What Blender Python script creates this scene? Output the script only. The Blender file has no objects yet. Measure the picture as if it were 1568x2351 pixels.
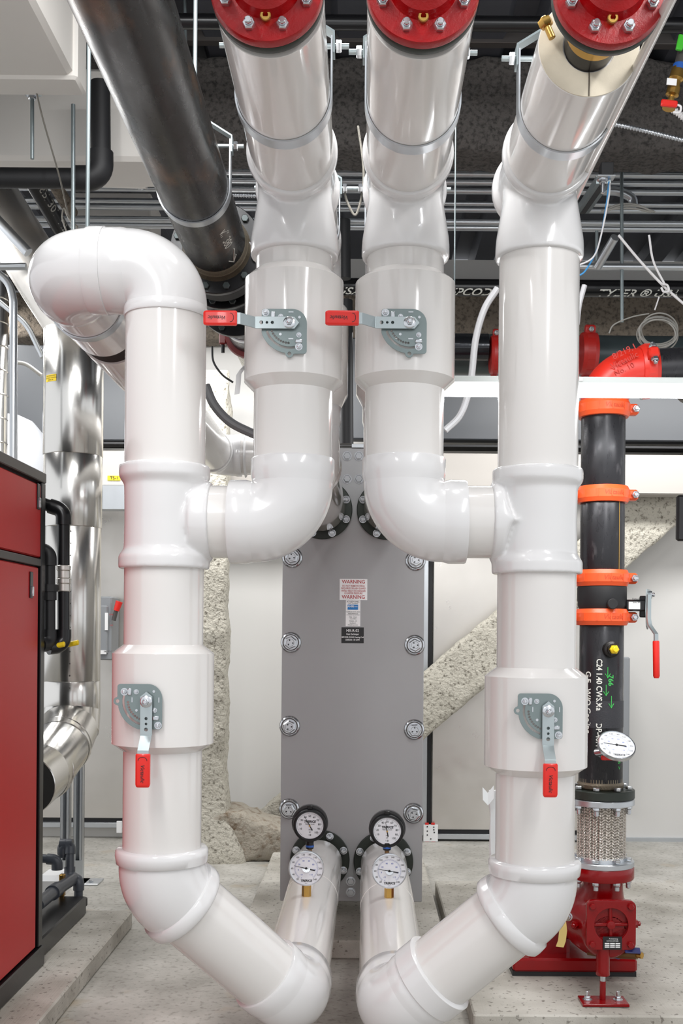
import bpy, bmesh, math, random
from mathutils import Vector, Matrix, noise
random.seed(7)
SC = bpy.context.scene
COL = SC.collection
PI = math.pi
V = Vector
# ------------------------------------------------------------------ camera model
F = 2500.0; CX = 836.0; CY = 1455.0; H = 1.75; ROLL = math.radians(0.45)
R = 0.135
YM = F*R/91.5
def P(px, py, Y):
    u = (px-CX)/F; v = (CY-py)/F
    X = u*math.cos(ROLL)-v*math.sin(ROLL); Z = u*math.sin(ROLL)+v*math.cos(ROLL)
    return V((X*Y, Y, H+Z*Y))
def rp(u, v):            # position in pipe radii about the optical axis -> x, z
    return (u-v*math.sin(ROLL))*R, H+(v+u*math.sin(ROLL))*R
cam = bpy.data.cameras.new('camera'); camo = bpy.data.objects.new('camera', cam); COL.objects.link(camo)
camo.matrix_world = Matrix.Translation((0,0,H)) @ Matrix.Rotation(PI/2,4,'X') @ Matrix.Rotation(ROLL,4,'Z')
cam.sensor_fit = 'VERTICAL'; cam.sensor_height = 36; cam.sensor_width = 24
cam.lens = F/2351*36
cam.shift_x = (784-CX)/2351; cam.shift_y = (CY-1175.5)/2351
cam.clip_start = 0.02; cam.clip_end = 60
SC.camera = camo
SC.view_settings.view_transform = 'Standard'; SC.view_settings.look = 'None'
SC.view_settings.gamma = 1; SC.view_settings.use_curve_mapping = False
SC.view_settings.exposure = 0.12
# ------------------------------------------------------------------ materials
def lin(c):
    return tuple(((x/255)/12.92 if x/255 <= 0.04045 else ((x/255+0.055)/1.055)**2.4) for x in c)
MATS = {}
def mat(name, col, rough=0.5, metal=0.0, var=0.0, vscale=6.0, bump=0.0, bscale=40.0, col2=None, c2lo=0.5, c2hi=0.7,
        coat=0.0, emit=None, estr=0.0, stretch=None, detail=6.0, rvar=0.0, spec=0.5, distort=0.0, trans=0.0, bdist=0.003):
    if name in MATS: return MATS[name]
    m = bpy.data.materials.new(name); m.use_nodes = True; MATS[name] = m
    nt = m.node_tree; b = nt.nodes['Principled BSDF']; L = nt.links
    c = lin(col)
    b.inputs['Base Color'].default_value = (*c, 1); b.inputs['Roughness'].default_value = rough
    b.inputs['Metallic'].default_value = metal; b.inputs['Specular IOR Level'].default_value = spec
    b.inputs['Coat Weight'].default_value = coat; b.inputs['Coat Roughness'].default_value = 0.06
    b.inputs['Transmission Weight'].default_value = trans
    tc = nt.nodes.new('ShaderNodeTexCoord'); src = tc.outputs['Object']
    geo = nt.nodes.new('ShaderNodeNewGeometry'); src = geo.outputs['Position']
    if stretch:
        mp = nt.nodes.new('ShaderNodeMapping'); mp.inputs['Scale'].default_value = stretch
        L.new(src, mp.inputs['Vector']); src = mp.outputs['Vector']
    def nz(sc, det=detail):
        n = nt.nodes.new('ShaderNodeTexNoise'); n.inputs['Scale'].default_value = sc
        n.inputs['Detail'].default_value = det; n.inputs['Roughness'].default_value = 0.6
        n.inputs['Distortion'].default_value = distort
        L.new(src, n.inputs['Vector']); return n
    colout = None
    if var > 0 or col2 is not None:
        n = nz(vscale)
        mix = nt.nodes.new('ShaderNodeMix'); mix.data_type = 'RGBA'
        if col2 is not None:
            r = nt.nodes.new('ShaderNodeValToRGB'); r.color_ramp.elements[0].position = c2lo; r.color_ramp.elements[1].position = c2hi
            L.new(n.outputs['Fac'], r.inputs['Fac']); L.new(r.outputs['Color'], mix.inputs['Factor'])
            mix.inputs['A'].default_value = (*c,1); mix.inputs['B'].default_value = (*lin(col2),1)
        else:
            L.new(n.outputs['Fac'], mix.inputs['Factor'])
            mix.inputs['A'].default_value = (*[x*(1-var) for x in c],1); mix.inputs['B'].default_value = (*[min(1,x*(1+var)) for x in c],1)
        L.new(mix.outputs['Result'], b.inputs['Base Color']); colout = mix.outputs['Result']
    if rvar > 0:
        n2 = nz(vscale*2.3); mr = nt.nodes.new('ShaderNodeMapRange')
        mr.inputs['From Min'].default_value = 0.3; mr.inputs['From Max'].default_value = 0.7
        mr.inputs['To Min'].default_value = max(0.02, rough-rvar); mr.inputs['To Max'].default_value = min(1, rough+rvar)
        L.new(n2.outputs['Fac'], mr.inputs['Value']); L.new(mr.outputs['Result'], b.inputs['Roughness'])
    if bump > 0:
        n3 = nz(bscale); bp = nt.nodes.new('ShaderNodeBump'); bp.inputs['Strength'].default_value = bump
        bp.inputs['Distance'].default_value = bdist
        L.new(n3.outputs['Fac'], bp.inputs['Height']); L.new(bp.outputs['Normal'], b.inputs['Normal'])
    if emit:
        b.inputs['Emission Color'].default_value = (*lin(emit),1); b.inputs['Emission Strength'].default_value = estr
    return m
PVC   = mat('white_pvc', (220,217,214), 0.15, coat=0.5, bump=0.25, bscale=3.0, var=0.012, vscale=2, detail=2)
PVCF  = mat('white_pvc_fitting', (219,218,218), 0.18, coat=0.5, bump=0.2, bscale=5, detail=2)
PVCOLD= mat('clear_coated_jacket', (214,209,200), 0.12, coat=0.9, bump=0.12, bscale=14, var=0.06, detail=3)
FOAM  = mat('beige_insulation_foam', (222,212,192), 0.9, var=0.1, vscale=20, bump=0.2, bscale=60)
BLKINS= mat('dark_rubber_insulation', (40,32,27), 0.9, col2=(72,55,42), bump=0.4, bscale=60)
BSTEEL= mat('black_mill_steel', (40,37,35), 0.30, 0.35, col2=(112,76,42), c2lo=0.53, c2hi=0.78, vscale=3.2, bump=0.1, bscale=60, rvar=0.12, stretch=(1.6,0.6,1.6), detail=12)
BPIPE = mat('black_painted_pipe', (42,42,45), 0.32, 0.35, col2=(96,94,96), c2lo=0.6, c2hi=0.8, vscale=22, bump=0.06, bscale=70, rvar=0.1, detail=10, stretch=(1,1,0.35))
BLACK = mat('black_paint', (20,20,22), 0.28, 0.1, bump=0.05, bscale=60)
BLACKM= mat('matte_black', (26,26,28), 0.55)
DKGREEN=mat('dark_green_cast_iron', (42,48,42), 0.45, 0.2, bump=0.15, bscale=60)
GALV  = mat('galvanised_steel', (200,204,208), 0.3, 0.85, var=0.07, vscale=12)
ZINC  = mat('zinc_plated_steel', (178,188,190), 0.32, 0.75, var=0.05, vscale=14)
ZINCD = mat('dull_zinc_plate', (138,148,150), 0.38, 0.6, var=0.05, vscale=14)
BOLT  = mat('bright_bolt_steel', (205,208,212), 0.22, 0.95)
CHROME= mat('polished_stainless', (222,220,216), 0.2, 1.0, bump=0.15, bscale=9.0, stretch=(3,3,0.08), detail=3)
BRUSH = mat('brushed_stainless', (212,208,202), 0.34, 0.85, bump=0.12, bscale=3, var=0.08, vscale=2, rvar=0.07, detail=3)
RED   = mat('red_valve_paint', (152,0,6), 0.26, bump=0.45, bscale=130, coat=0.12, spec=.4)
REDP  = mat('dark_red_pump_paint', (132,0,5), 0.24, bump=0.25, bscale=50, coat=0.12, spec=.4)
REDC  = mat('red_cabinet_panel', (190,8,14), 0.34, 0.0, spec=.3)
REDG  = mat('red_vinyl_grip', (222,34,24), 0.38, coat=0.15)
ORANGE= mat('orange_coupling_paint', (240,92,44), 0.36, bump=0.05, bscale=60)
REDO  = mat('red_orange_coupling_paint', (214,46,32), 0.36, bump=0.05, bscale=60)
GREYP = mat('grey_enamel_plate', (160,160,161), 0.34, 0.1, var=0.04, vscale=3, bump=0.015, bscale=80)
GREYD = mat('dark_grey_trim', (84,80,78), 0.4, 0.3)
GREYB = mat('grey_switch_box', (140,143,146), 0.4, 0.1)
WALLM = mat('painted_wall', (212,210,206), 0.6, var=0.012, vscale=2)
WHITE = mat('white_card', (240,240,240), 0.5)
DUCTW = mat('white_duct_wrap', (216,212,206), 0.55, var=0.03, vscale=4, bump=0.12, bscale=6, detail=3)
DUCTG = mat('grey_duct_wrap', (70,72,75), 0.5, var=0.08, vscale=3)
DECK  = mat('dark_ceiling_deck', (66,68,74), 0.55, 0.1, var=0.2, vscale=3)
FIREP = mat('dark_fireproofing', (84,80,77), 0.97, col2=(48,46,44), c2lo=0.46, c2hi=0.66, vscale=42, bump=1.0, bscale=36, bdist=.02, detail=4)
FIREL = mat('brown_fireproofing', (112,102,90), 0.97, col2=(64,58,51), c2lo=0.48, c2hi=0.68, vscale=32, bump=0.9, bscale=32, bdist=.02)
ROUGHC= mat('rough_sprayed_concrete', (190,185,172), 0.95, col2=(104,98,86), c2lo=0.52, c2hi=0.70, vscale=38, bump=1.0, bscale=34, bdist=.02, detail=4)
ROUGHD= mat('soiled_sprayed_concrete', (170,162,148), 0.95, col2=(112,92,70), c2lo=0.5, c2hi=0.72, vscale=18, bump=1.0, bscale=26, bdist=.03)
CONC  = mat('pad_concrete', (186,180,168), 0.72, var=0.14, vscale=5, bump=0.22, bscale=40)
BRASS = mat('brass', (196,156,84), 0.3, 0.9, var=0.1, vscale=30)
BRONZE= mat('bronze_body', (126,96,60), 0.42, 0.7)
YELLOW= mat('yellow_plastic', (240,206,30), 0.4)
YELTAG= mat('cream_paper_tag', (232,206,130), 0.6)
BLUE  = mat('blue_plastic', (40,90,170), 0.4)
NAVY  = mat('navy_blue_handle', (30,36,90), 0.4)
GREEN = mat('green_handle', (70,190,50), 0.4)
GRNTXT= mat('green_paint_marker', (70,190,90), 0.6)
WHTTXT= mat('white_paint_marker', (222,222,214), 0.6)
BLKTXT= mat('black_print', (24,24,26), 0.5)
REDTXT= mat('red_print', (176,30,36), 0.5)
BLUTXT= mat('blue_print', (70,90,170), 0.5)
DIAL  = mat('dial_face', (232,235,240), 0.4)
PVCG  = mat('grey_pvc_pipe', (72,76,84), 0.36)
WIREW = mat('white_cable', (226,224,224), 0.45)
WIREG = mat('grey_cable', (150,148,142), 0.45)
WIREB = mat('blue_cable', (70,150,210), 0.45)
BRAIDM= mat('braided_stainless', (222,214,204), 0.26, 0.95, var=0.1, vscale=60)
TUBE  = mat('lit_fluorescent_tube', (255,255,255), 0.5, emit=(250,252,255), estr=9.0)
LAMPH = mat('lamp_housing', (206,212,210), 0.4)
POLY  = mat('clear_plastic_sheet', (232,232,234), 0.15, trans=0.35, coat=0.5)
POLYW = mat('white_plastic_bag', (226,228,228), 0.3, bump=0.15, bscale=14)
LOGBL = mat('cyan_blue_print', (30,120,190), 0.5)
# concrete floor
def floor_mat():
    m = mat('concrete_floor', (190,185,174), 0.5, bump=0.12, bscale=50)
    nt = m.node_tree; b = nt.nodes['Principled BSDF']; L = nt.links
    g = nt.nodes.new('ShaderNodeNewGeometry')
    n1 = nt.nodes.new('ShaderNodeTexNoise'); n1.inputs['Scale'].default_value = 1.7; n1.inputs['Detail'].default_value = 12; n1.inputs['Roughness'].default_value = .65
    n2 = nt.nodes.new('ShaderNodeTexNoise'); n2.inputs['Scale'].default_value = 34; n2.inputs['Detail'].default_value = 8
    n3 = nt.nodes.new('ShaderNodeTexNoise'); n3.inputs['Scale'].default_value = 2.6; n3.inputs['Detail'].default_value = 4
    for n in (n1,n2,n3): L.new(g.outputs['Position'], n.inputs['Vector'])
    r = nt.nodes.new('ShaderNodeValToRGB'); r.color_ramp.elements[0].position=.32; r.color_ramp.elements[1].position=.7
    r.color_ramp.elements[0].color=(*lin((140,137,129)),1); r.color_ramp.elements[1].color=(*lin((196,193,186)),1)
    L.new(n1.outputs['Fac'], r.inputs['Fac'])
    r2 = nt.nodes.new('ShaderNodeValToRGB'); r2.color_ramp.elements[0].position=.34; r2.color_ramp.elements[1].position=.46
    r2.color_ramp.elements[0].color=(.45,.43,.40,1); r2.color_ramp.elements[1].color=(1,1,1,1)
    L.new(n2.outputs['Fac'], r2.inputs['Fac'])
    mx = nt.nodes.new('ShaderNodeMix'); mx.data_type='RGBA'; mx.blend_type='MULTIPLY'; mx.inputs['Factor'].default_value=.6
    L.new(r.outputs['Color'], mx.inputs['A']); L.new(r2.outputs['Color'], mx.inputs['B'])
    r3 = nt.nodes.new('ShaderNodeValToRGB'); r3.color_ramp.elements[0].position=.60; r3.color_ramp.elements[1].position=.78
    L.new(n3.outputs['Fac'], r3.inputs['Fac'])
    mx2 = nt.nodes.new('ShaderNodeMix'); mx2.data_type='RGBA'
    L.new(r3.outputs['Color'], mx2.inputs['Factor']); L.new(mx.outputs['Result'], mx2.inputs['A']); mx2.inputs['B'].default_value=(*lin((166,148,122)),1)
    L.new(mx2.outputs['Result'], b.inputs['Base Color'])
    return m
FLOORM = floor_mat()
# broom-finished pad
def pad_mat():
    m = mat('broomed_pad_concrete', (196,190,178), 0.62, bump=0.0)
    nt = m.node_tree; b = nt.nodes['Principled BSDF']; L = nt.links
    g = nt.nodes.new('ShaderNodeNewGeometry')
    mp = nt.nodes.new('ShaderNodeMapping'); mp.inputs['Rotation'].default_value=(0,0,math.radians(12)); mp.inputs['Scale'].default_value=(160,2,160)
    L.new(g.outputs['Position'], mp.inputs['Vector'])
    n0 = nt.nodes.new('ShaderNodeTexNoise'); n0.inputs['Scale'].default_value=1; n0.inputs['Detail'].default_value=4; L.new(mp.outputs['Vector'], n0.inputs['Vector'])
    bp = nt.nodes.new('ShaderNodeBump'); bp.inputs['Strength'].default_value=.35; bp.inputs['Distance'].default_value=.004
    L.new(n0.outputs['Fac'], bp.inputs['Height']); L.new(bp.outputs['Normal'], b.inputs['Normal'])
    n1 = nt.nodes.new('ShaderNodeTexNoise'); n1.inputs['Scale'].default_value=3; n1.inputs['Detail'].default_value=10; L.new(g.outputs['Position'], n1.inputs['Vector'])
    n2 = nt.nodes.new('ShaderNodeTexNoise'); n2.inputs['Scale'].default_value=42; n2.inputs['Detail'].default_value=6; L.new(g.outputs['Position'], n2.inputs['Vector'])
    r = nt.nodes.new('ShaderNodeValToRGB'); r.color_ramp.elements[0].color=(*lin((156,151,141)),1); r.color_ramp.elements[1].color=(*lin((196,192,183)),1)
    r.color_ramp.elements[0].position=.35; r.color_ramp.elements[1].position=.65
    L.new(n1.outputs['Fac'], r.inputs['Fac'])
    r2 = nt.nodes.new('ShaderNodeValToRGB'); r2.color_ramp.elements[0].position=.34; r2.color_ramp.elements[1].position=.40
    r2.color_ramp.elements[0].color=(.3,.28,.26,1)
    L.new(n2.outputs['Fac'], r2.inputs['Fac'])
    mx = nt.nodes.new('ShaderNodeMix'); mx.data_type='RGBA'; mx.blend_type='MULTIPLY'; mx.inputs['Factor'].default_value=.75
    L.new(r.outputs['Color'], mx.inputs['A']); L.new(r2.outputs['Color'], mx.inputs['B'])
    L.new(mx.outputs['Result'], b.inputs['Base Color'])
    return m
PADM = pad_mat()
# ------------------------------------------------------------------ object helpers
def tag(o, label=None, cat=None, group=None, kind=None):
    if label: o['label'] = label
    if cat: o['category'] = cat
    if group: o['group'] = group
    if kind: o['kind'] = kind
    return o
def thing(name, loc, label, cat, group=None):
    o = bpy.data.objects.new(name, None); COL.objects.link(o); o.location = loc; o.empty_display_size = .05
    return tag(o, label, cat, group)
def wloc(o):
    l = V((0,0,0))
    while o is not None: l = l+o.location; o = o.parent
    return l
def fr(o, z=(0,0,1), x=None):
    z = V(z).normalized()
    if x is None: x = V((1,0,0)) if abs(z.x) < .9 else V((0,1,0))
    x = V(x); x = (x - z*x.dot(z)).normalized(); y = z.cross(x)
    M = Matrix((x,y,z)).transposed().to_4x4(); M.translation = V(o); return M
FRONT = lambda o: fr(o, (0,-1,0), (1,0,0))      # faces the camera side, local x right, local y up
def rotfr(M, a): return M @ Matrix.Rotation(a,4,'Z')
class MB:
    def __init__(s): s.v=[]; s.f=[]
    def add(s, vs, fs):
        n=len(s.v); s.v += [V(q) for q in vs]; s.f += [tuple(i+n for i in f) for f in fs]; return s
    def box(s, M, sx, sy, sz, bev=0):
        if not isinstance(M, Matrix): M = Matrix.Translation(V(M))
        if bev>0:
            b=bev; pts=[]; 
            prof=[(-sz/2, b),(-sz/2+b,0),(sz/2-b,0),(sz/2,b)]
            vs=[];fs=[]
            for z,ins in prof:
                X=sx/2-ins; Y=sy/2-ins; c=b if ins==0 else b*.6
                ring=[(X-c,-Y),(X,-Y+c),(X,Y-c),(X-c,Y),(-X+c,Y),(-X,Y-c),(-X,-Y+c),(-X+c,-Y)]
                vs+=[M@V((x,y,z)) for x,y in ring]
            for k in range(3):
                for i in range(8): fs.append((k*8+i,k*8+(i+1)%8,(k+1)*8+(i+1)%8,(k+1)*8+i))
            fs.append(tuple(range(7,-1,-1))); fs.append(tuple(range(24,32)))
            return s.add(vs,fs)
        vs=[M@V((x*sx/2,y*sy/2,z*sz/2)) for x in (-1,1) for y in (-1,1) for z in (-1,1)]
        return s.add(vs,[(0,1,3,2),(4,6,7,5),(0,4,5,1),(2,3,7,6),(0,2,6,4),(1,5,7,3)])
    def bb(s, x0,x1,y0,y1,z0,z1, bev=0):
        return s.box(Matrix.Translation(((x0+x1)/2,(y0+y1)/2,(z0+z1)/2)), abs(x1-x0),abs(y1-y0),abs(z1-z0),bev)
    def lathe(s, M, prof, seg=48, closed=False):
        vs=[];fs=[]
        for r,z in prof:
            for i in range(seg):
                a=2*PI*i/seg; vs.append(M@V((r*math.cos(a),r*math.sin(a),z)))
        n=len(prof)
        for k in range(n-1 if not closed else n):
            k2=(k+1)%n
            for i in range(seg): fs.append((k*seg+i,k*seg+(i+1)%seg,k2*seg+(i+1)%seg,k2*seg+i))
        if not closed:
            if prof[0][0]>1e-6: fs.append(tuple(range(seg-1,-1,-1)))
            if prof[-1][0]>1e-6: fs.append(tuple((n-1)*seg+i for i in range(seg)))
        return s.add(vs,fs)
    def cyl(s, M, r, h, seg=32, bev=0):
        if bev: return s.lathe(M,[(r-bev,0),(r,bev),(r,h-bev),(r-bev,h)],seg)
        return s.lathe(M,[(r,0),(r,h)],seg)
    def cyl2(s, a, b, r, seg=24, bev=0):
        a=V(a);b=V(b); return s.cyl(fr(a,b-a),r,(b-a).length,seg,bev)
    def tube(s, pts, rad, seg=32, cap=True, closed=False, ref=None):
        pts=[V(p) for p in pts]; n=len(pts)
        if not hasattr(rad,'__len__'): rad=[rad]*n
        vs=[];fs=[]; xa=None
        for k in range(n):
            if closed: t=(pts[(k+1)%n]-pts[k-1])
            elif k==0: t=pts[1]-pts[0]
            elif k==n-1: t=pts[-1]-pts[-2]
            else: t=(pts[k+1]-pts[k]).normalized()+(pts[k]-pts[k-1]).normalized()
            t.normalize()
            if xa is None:
                xa = V(ref) if ref else (V((1,0,0)) if abs(t.x)<.8 else V((0,1,0)))
            xa=(xa-t*xa.dot(t)).normalized(); ya=t.cross(xa)
            for i in range(seg):
                a=2*PI*i/seg; vs.append(pts[k]+(xa*math.cos(a)+ya*math.sin(a))*rad[k])
        m=n if closed else n-1
        for k in range(m):
            k2=(k+1)%n
            for i in range(seg): fs.append((k*seg+i,k*seg+(i+1)%seg,k2*seg+(i+1)%seg,k2*seg+i))
        if cap and not closed:
            fs.append(tuple(range(seg-1,-1,-1))); fs.append(tuple((n-1)*seg+i for i in range(seg)))
        return s.add(vs,fs)
    def band(s, pts, w, t, wdir=(0,1,0), closed=False):   # flat strap: path, width along wdir, thickness
        pts=[V(p) for p in pts]; wd=V(wdir).normalized(); n=len(pts); vs=[];fs=[]
        for k in range(n):
            a=pts[k-1] if (k>0 or closed) else pts[0]; b=pts[(k+1)%n] if (k<n-1 or closed) else pts[-1]
            d=(b-a).normalized(); nn=wd.cross(d).normalized()
            for (i,j) in ((-1,-1),(1,-1),(1,1),(-1,1)): vs.append(pts[k]+wd*(i*w/2)+nn*(j*t/2))
        for k in range(n if closed else n-1):
            k2=(k+1)%n
            for i in range(4): fs.append((k*4+i,k*4+(i+1)%4,k2*4+(i+1)%4,k2*4+i))
        if not closed: fs+=[(3,2,1,0),tuple((n-1)*4+i for i in range(4))]
        return s.add(vs,fs)
    def prism(s, M, poly, h):
        n=len(poly); vs=[M@V((x,y,0)) for x,y in poly]+[M@V((x,y,h)) for x,y in poly]
        fs=[tuple(range(n-1,-1,-1)),tuple(range(n,2*n))]+[(i,(i+1)%n,(i+1)%n+n,i+n) for i in range(n)]
        return s.add(vs,fs)
    def nut(s, M, r, h, stud=0, sr=None, washer=0):
        z=0
        if washer: s.cyl(M,washer,r*.16,24); z=r*.16
        A=M@Matrix.Translation((0,0,z))
        s.lathe(A,[(r*.97,0),(r,h*.1),(r,h*.82),(r*.86,h)],6)
        sr=sr or r*.55
        if stud: s.cyl(A@Matrix.Translation((0,0,h)),sr,stud,14,bev=sr*.25)
        return s
    def mesh(s, me, fn):
        vs=[fn(v.co) for v in me.vertices]; fs=[tuple(p.vertices) for p in me.polygons]; return s.add(vs,fs)
    def text(s, M, txt, size, ext=0.0006, bend=None, sx=1.0, align='CENTER', shear=0.0, bold=0.0):
        me=textmesh(txt,size,ext,align,shear,bold)
        fn=(lambda c: M@V((c.x*sx,c.y,c.z))) if bend is None else (lambda c: bend(c.x*sx,c.y,c.z))
        s.mesh(me,fn); bpy.data.meshes.remove(me); return s
    def build(s, name, m, parent=None, label=None, ang=35, smooth=True, **kw):
        me=bpy.data.meshes.new(name)
        if parent is not None: off=wloc(parent)
        else:
            off=V((0,0,0))
            if s.v:
                xs=[v.x for v in s.v]; ys=[v.y for v in s.v]; zs=[v.z for v in s.v]
                off=V(((min(xs)+max(xs))/2,(min(ys)+max(ys))/2,min(zs)))
        me.from_pydata([v-off for v in s.v],[],s.f); me.update()
        bm=bmesh.new(); bm.from_mesh(me); bmesh.ops.recalc_face_normals(bm,faces=bm.faces); bm.to_mesh(me); bm.free()
        if smooth:
            me.polygons.foreach_set('use_smooth',[True]*len(me.polygons)); me.set_sharp_from_angle(angle=math.radians(ang))
        me.materials.append(m)
        o=bpy.data.objects.new(name,me); COL.objects.link(o)
        if parent is not None: o.parent=parent
        else: o.location=off
        if label: o['label']=label
        for k,v in kw.items(): o[k]=v
        return o
def textmesh(txt,size,ext,align='CENTER',shear=0,bold=0):
    cu=bpy.data.curves.new('t','FONT'); cu.body=txt; cu.size=size; cu.extrude=ext; cu.align_x=align; cu.align_y='CENTER'
    cu.shear=shear; cu.offset=bold; cu.resolution_u=3
    ob=bpy.data.objects.new('t',cu); me=bpy.data.meshes.new_from_object(ob)
    bpy.data.objects.remove(ob); bpy.data.curves.remove(cu); return me
def plate_mesh(splines, ext, bev=0):   # 2D outline with holes -> solid plate
    cu=bpy.data.curves.new('t','CURVE'); cu.dimensions='2D'; cu.fill_mode='BOTH'; cu.extrude=ext; cu.bevel_depth=bev
    for pts in splines:
        sp=cu.splines.new('POLY'); sp.points.add(len(pts)-1); sp.use_cyclic_u=True
        for q,(x,y) in zip(sp.points,pts): q.co=(x,y,0,1)
    ob=bpy.data.objects.new('t',cu); me=bpy.data.meshes.new_from_object(ob)
    bpy.data.objects.remove(ob); bpy.data.curves.remove(cu); return me
def circ(x,y,r,n=20,a0=0,a1=2*PI,end=False):
    k=n if not end else n-1
    return [(x+r*math.cos(a0+(a1-a0)*i/k), y+r*math.sin(a0+(a1-a0)*i/k)) for i in range(n)]
def arc_pts(C, d1, d2, bend, n=14):
    d1=V(d1).normalized(); d2=V(d2).normalized(); th=d1.angle(d2); t=bend*math.tan(th/2)
    a=C-d1*t; nrm=(d2-d1*d2.dot(d1)).normalized(); O=a+nrm*bend; out=[]
    for i in range(n+1):
        f=th*i/n; out.append(O - nrm*bend*math.cos(f) + d1*bend*math.sin(f))
    return out, t
def bezier(pts, n=10):   # catmull-rom through points
    pts=[V(p) for p in pts]; P_=[pts[0]*2-pts[1]]+pts+[pts[-1]*2-pts[-2]]; out=[]
    for k in range(1,len(P_)-2):
        a,b,c,d=P_[k-1:k+3]
        for i in range(n):
            t=i/n; out.append(0.5*((2*b)+(c-a)*t+(2*a-5*b+4*c-d)*t*t+(3*b-a-3*c+d)*t**3))
    out.append(pts[-1]); return out
def elbow(parent, C, d1, d2, Rr, bend, s1, s2, rs=1.05, rb=1.02, m=None, name='elbow_cover', label=None, lip=True):
    pts,t=arc_pts(C,d1,d2,bend,20); d1=V(d1).normalized(); d2=V(d2).normalized()
    a,b=pts[0],pts[-1]; e=.012
    path=[a-d1*s1, a-d1*(s1-e*.4), a-d1*(s1*.28), a-d1*.001] if s1>0 else [a-d1*.001]
    rad=[Rr*(rs-.02),Rr*rs,Rr*rs,Rr*rb] if s1>0 else [Rr*rb]
    path+=pts; rad+=[Rr*rb]*len(pts)
    if s2>0:
        path+=[b+d2*.001,b+d2*(s2*.28),b+d2*(s2-e*.4),b+d2*s2]; rad+=[Rr*rb,Rr*rs,Rr*rs,Rr*(rs-.02)]
    MB().tube(path,rad,56).build(name,m or PVCF,parent,label,ang=50)
    return a-d1*max(s1,0), b+d2*max(s2,0)
def section(parent, a, b, r=R, m=None, name='pipe_section', seg=64, label=None):
    a=V(a); b=V(b); L=(b-a).length; e=.0015
    MB().lathe(fr(a,b-a),[(r-e,0),(r,e),(r,L-e),(r-e,L)],seg).build(name,m or PVC,parent,label)
def tee(parent, C, dr, db, r, up, dn, br, rsock=1.13, sl=.5, rbr=None, rbs=None, m=None, it=9):
    C=V(C); dr=V(dr).normalized(); db=V(db).normalized(); rb=rbr or r; rs2=rbs or rsock
    mb=MB()
    def prof(L0,L1):
        return [(-L0,rsock*.985),(-L0+.02,rsock),(-L0+sl*.62,rsock),(-L0+sl,1.0),(0,.985),(L1-sl,1.0),(L1-sl*.62,rsock),(L1-.02,rsock),(L1,rsock*.985)]
    pr=prof(dn,up); mb.tube([C+dr*(z*R) for z,_ in pr],[x*r for _,x in pr],56)
    pb=[(0.1,.9),(.7,.93),(br-sl*1.0,rs2*.985),(br-sl*.55,rs2),(br-.02,rs2),(br,rs2*.985)]
    mb.tube([C+db*(z*R) for z,_ in pb],[x*rb for _,x in pb],56)
    o=mb.build('tee_cover',m or PVCF,parent)
    md=o.modifiers.new('r','REMESH'); md.mode='VOXEL'; md.voxel_size=.0055; md.use_smooth_shade=True
    sm=o.modifiers.new('s','SMOOTH'); sm.iterations=it; sm.factor=.5
    return o
def clevis(C, r, w, label, top=4.75, side_up=1.25, group='clevis hangers holding the overhead pipes', bolt=True, m=None):
    # C centre of pipe on the strap's plane; pipe along Y
    t=thing('clevis_hanger', (C.x,C.y,C.z-r), label, 'pipe hanger', group)
    r2=r*1.012+.002; pts=[V((C.x-r2,C.y,C.z+r*side_up))]
    for i in range(41):
        a=PI+PI*i/40; pts.append(V((C.x+r2*math.cos(a),C.y,C.z+r2*math.sin(a))))
    pts.append(V((C.x+r2,C.y,C.z+r*side_up)))
    MB().band(pts,w,.005).build('strap',m or GALV,t,ang=30)
    zt=C.z+r*(side_up+.55)
    yk=[V((C.x-r2-.006,C.y,C.z+r*(side_up-.35))),V((C.x-r2-.006,C.y,C.z+r*(side_up+.1))),V((C.x-r*.35,C.y,zt)),V((C.x+r*.35,C.y,zt)),V((C.x+r2+.006,C.y,C.z+r*(side_up+.1))),V((C.x+r2+.006,C.y,C.z+r*(side_up-.35)))]
    MB().band(yk,w*.9,.006).build('yoke',ZINCD,t,ang=20)
    zb=C.z+r*(side_up-.14)
    b=MB().cyl2((C.x-r2-.05,C.y,zb),(C.x+r2+.05,C.y,zb),.008,14); b.build('cross_bolt',ZINC,t)
    for sg in (-1,1):
        MB().nut(fr((C.x+sg*(r2+.012),C.y,zb),(sg,0,0)),.017,.016).build('nut',BOLT,t)
    MB().cyl2((C.x,C.y,zt-.03),(C.x,C.y,top),.008,12).build('hanger_rod',ZINCD,t)
    return t

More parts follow.
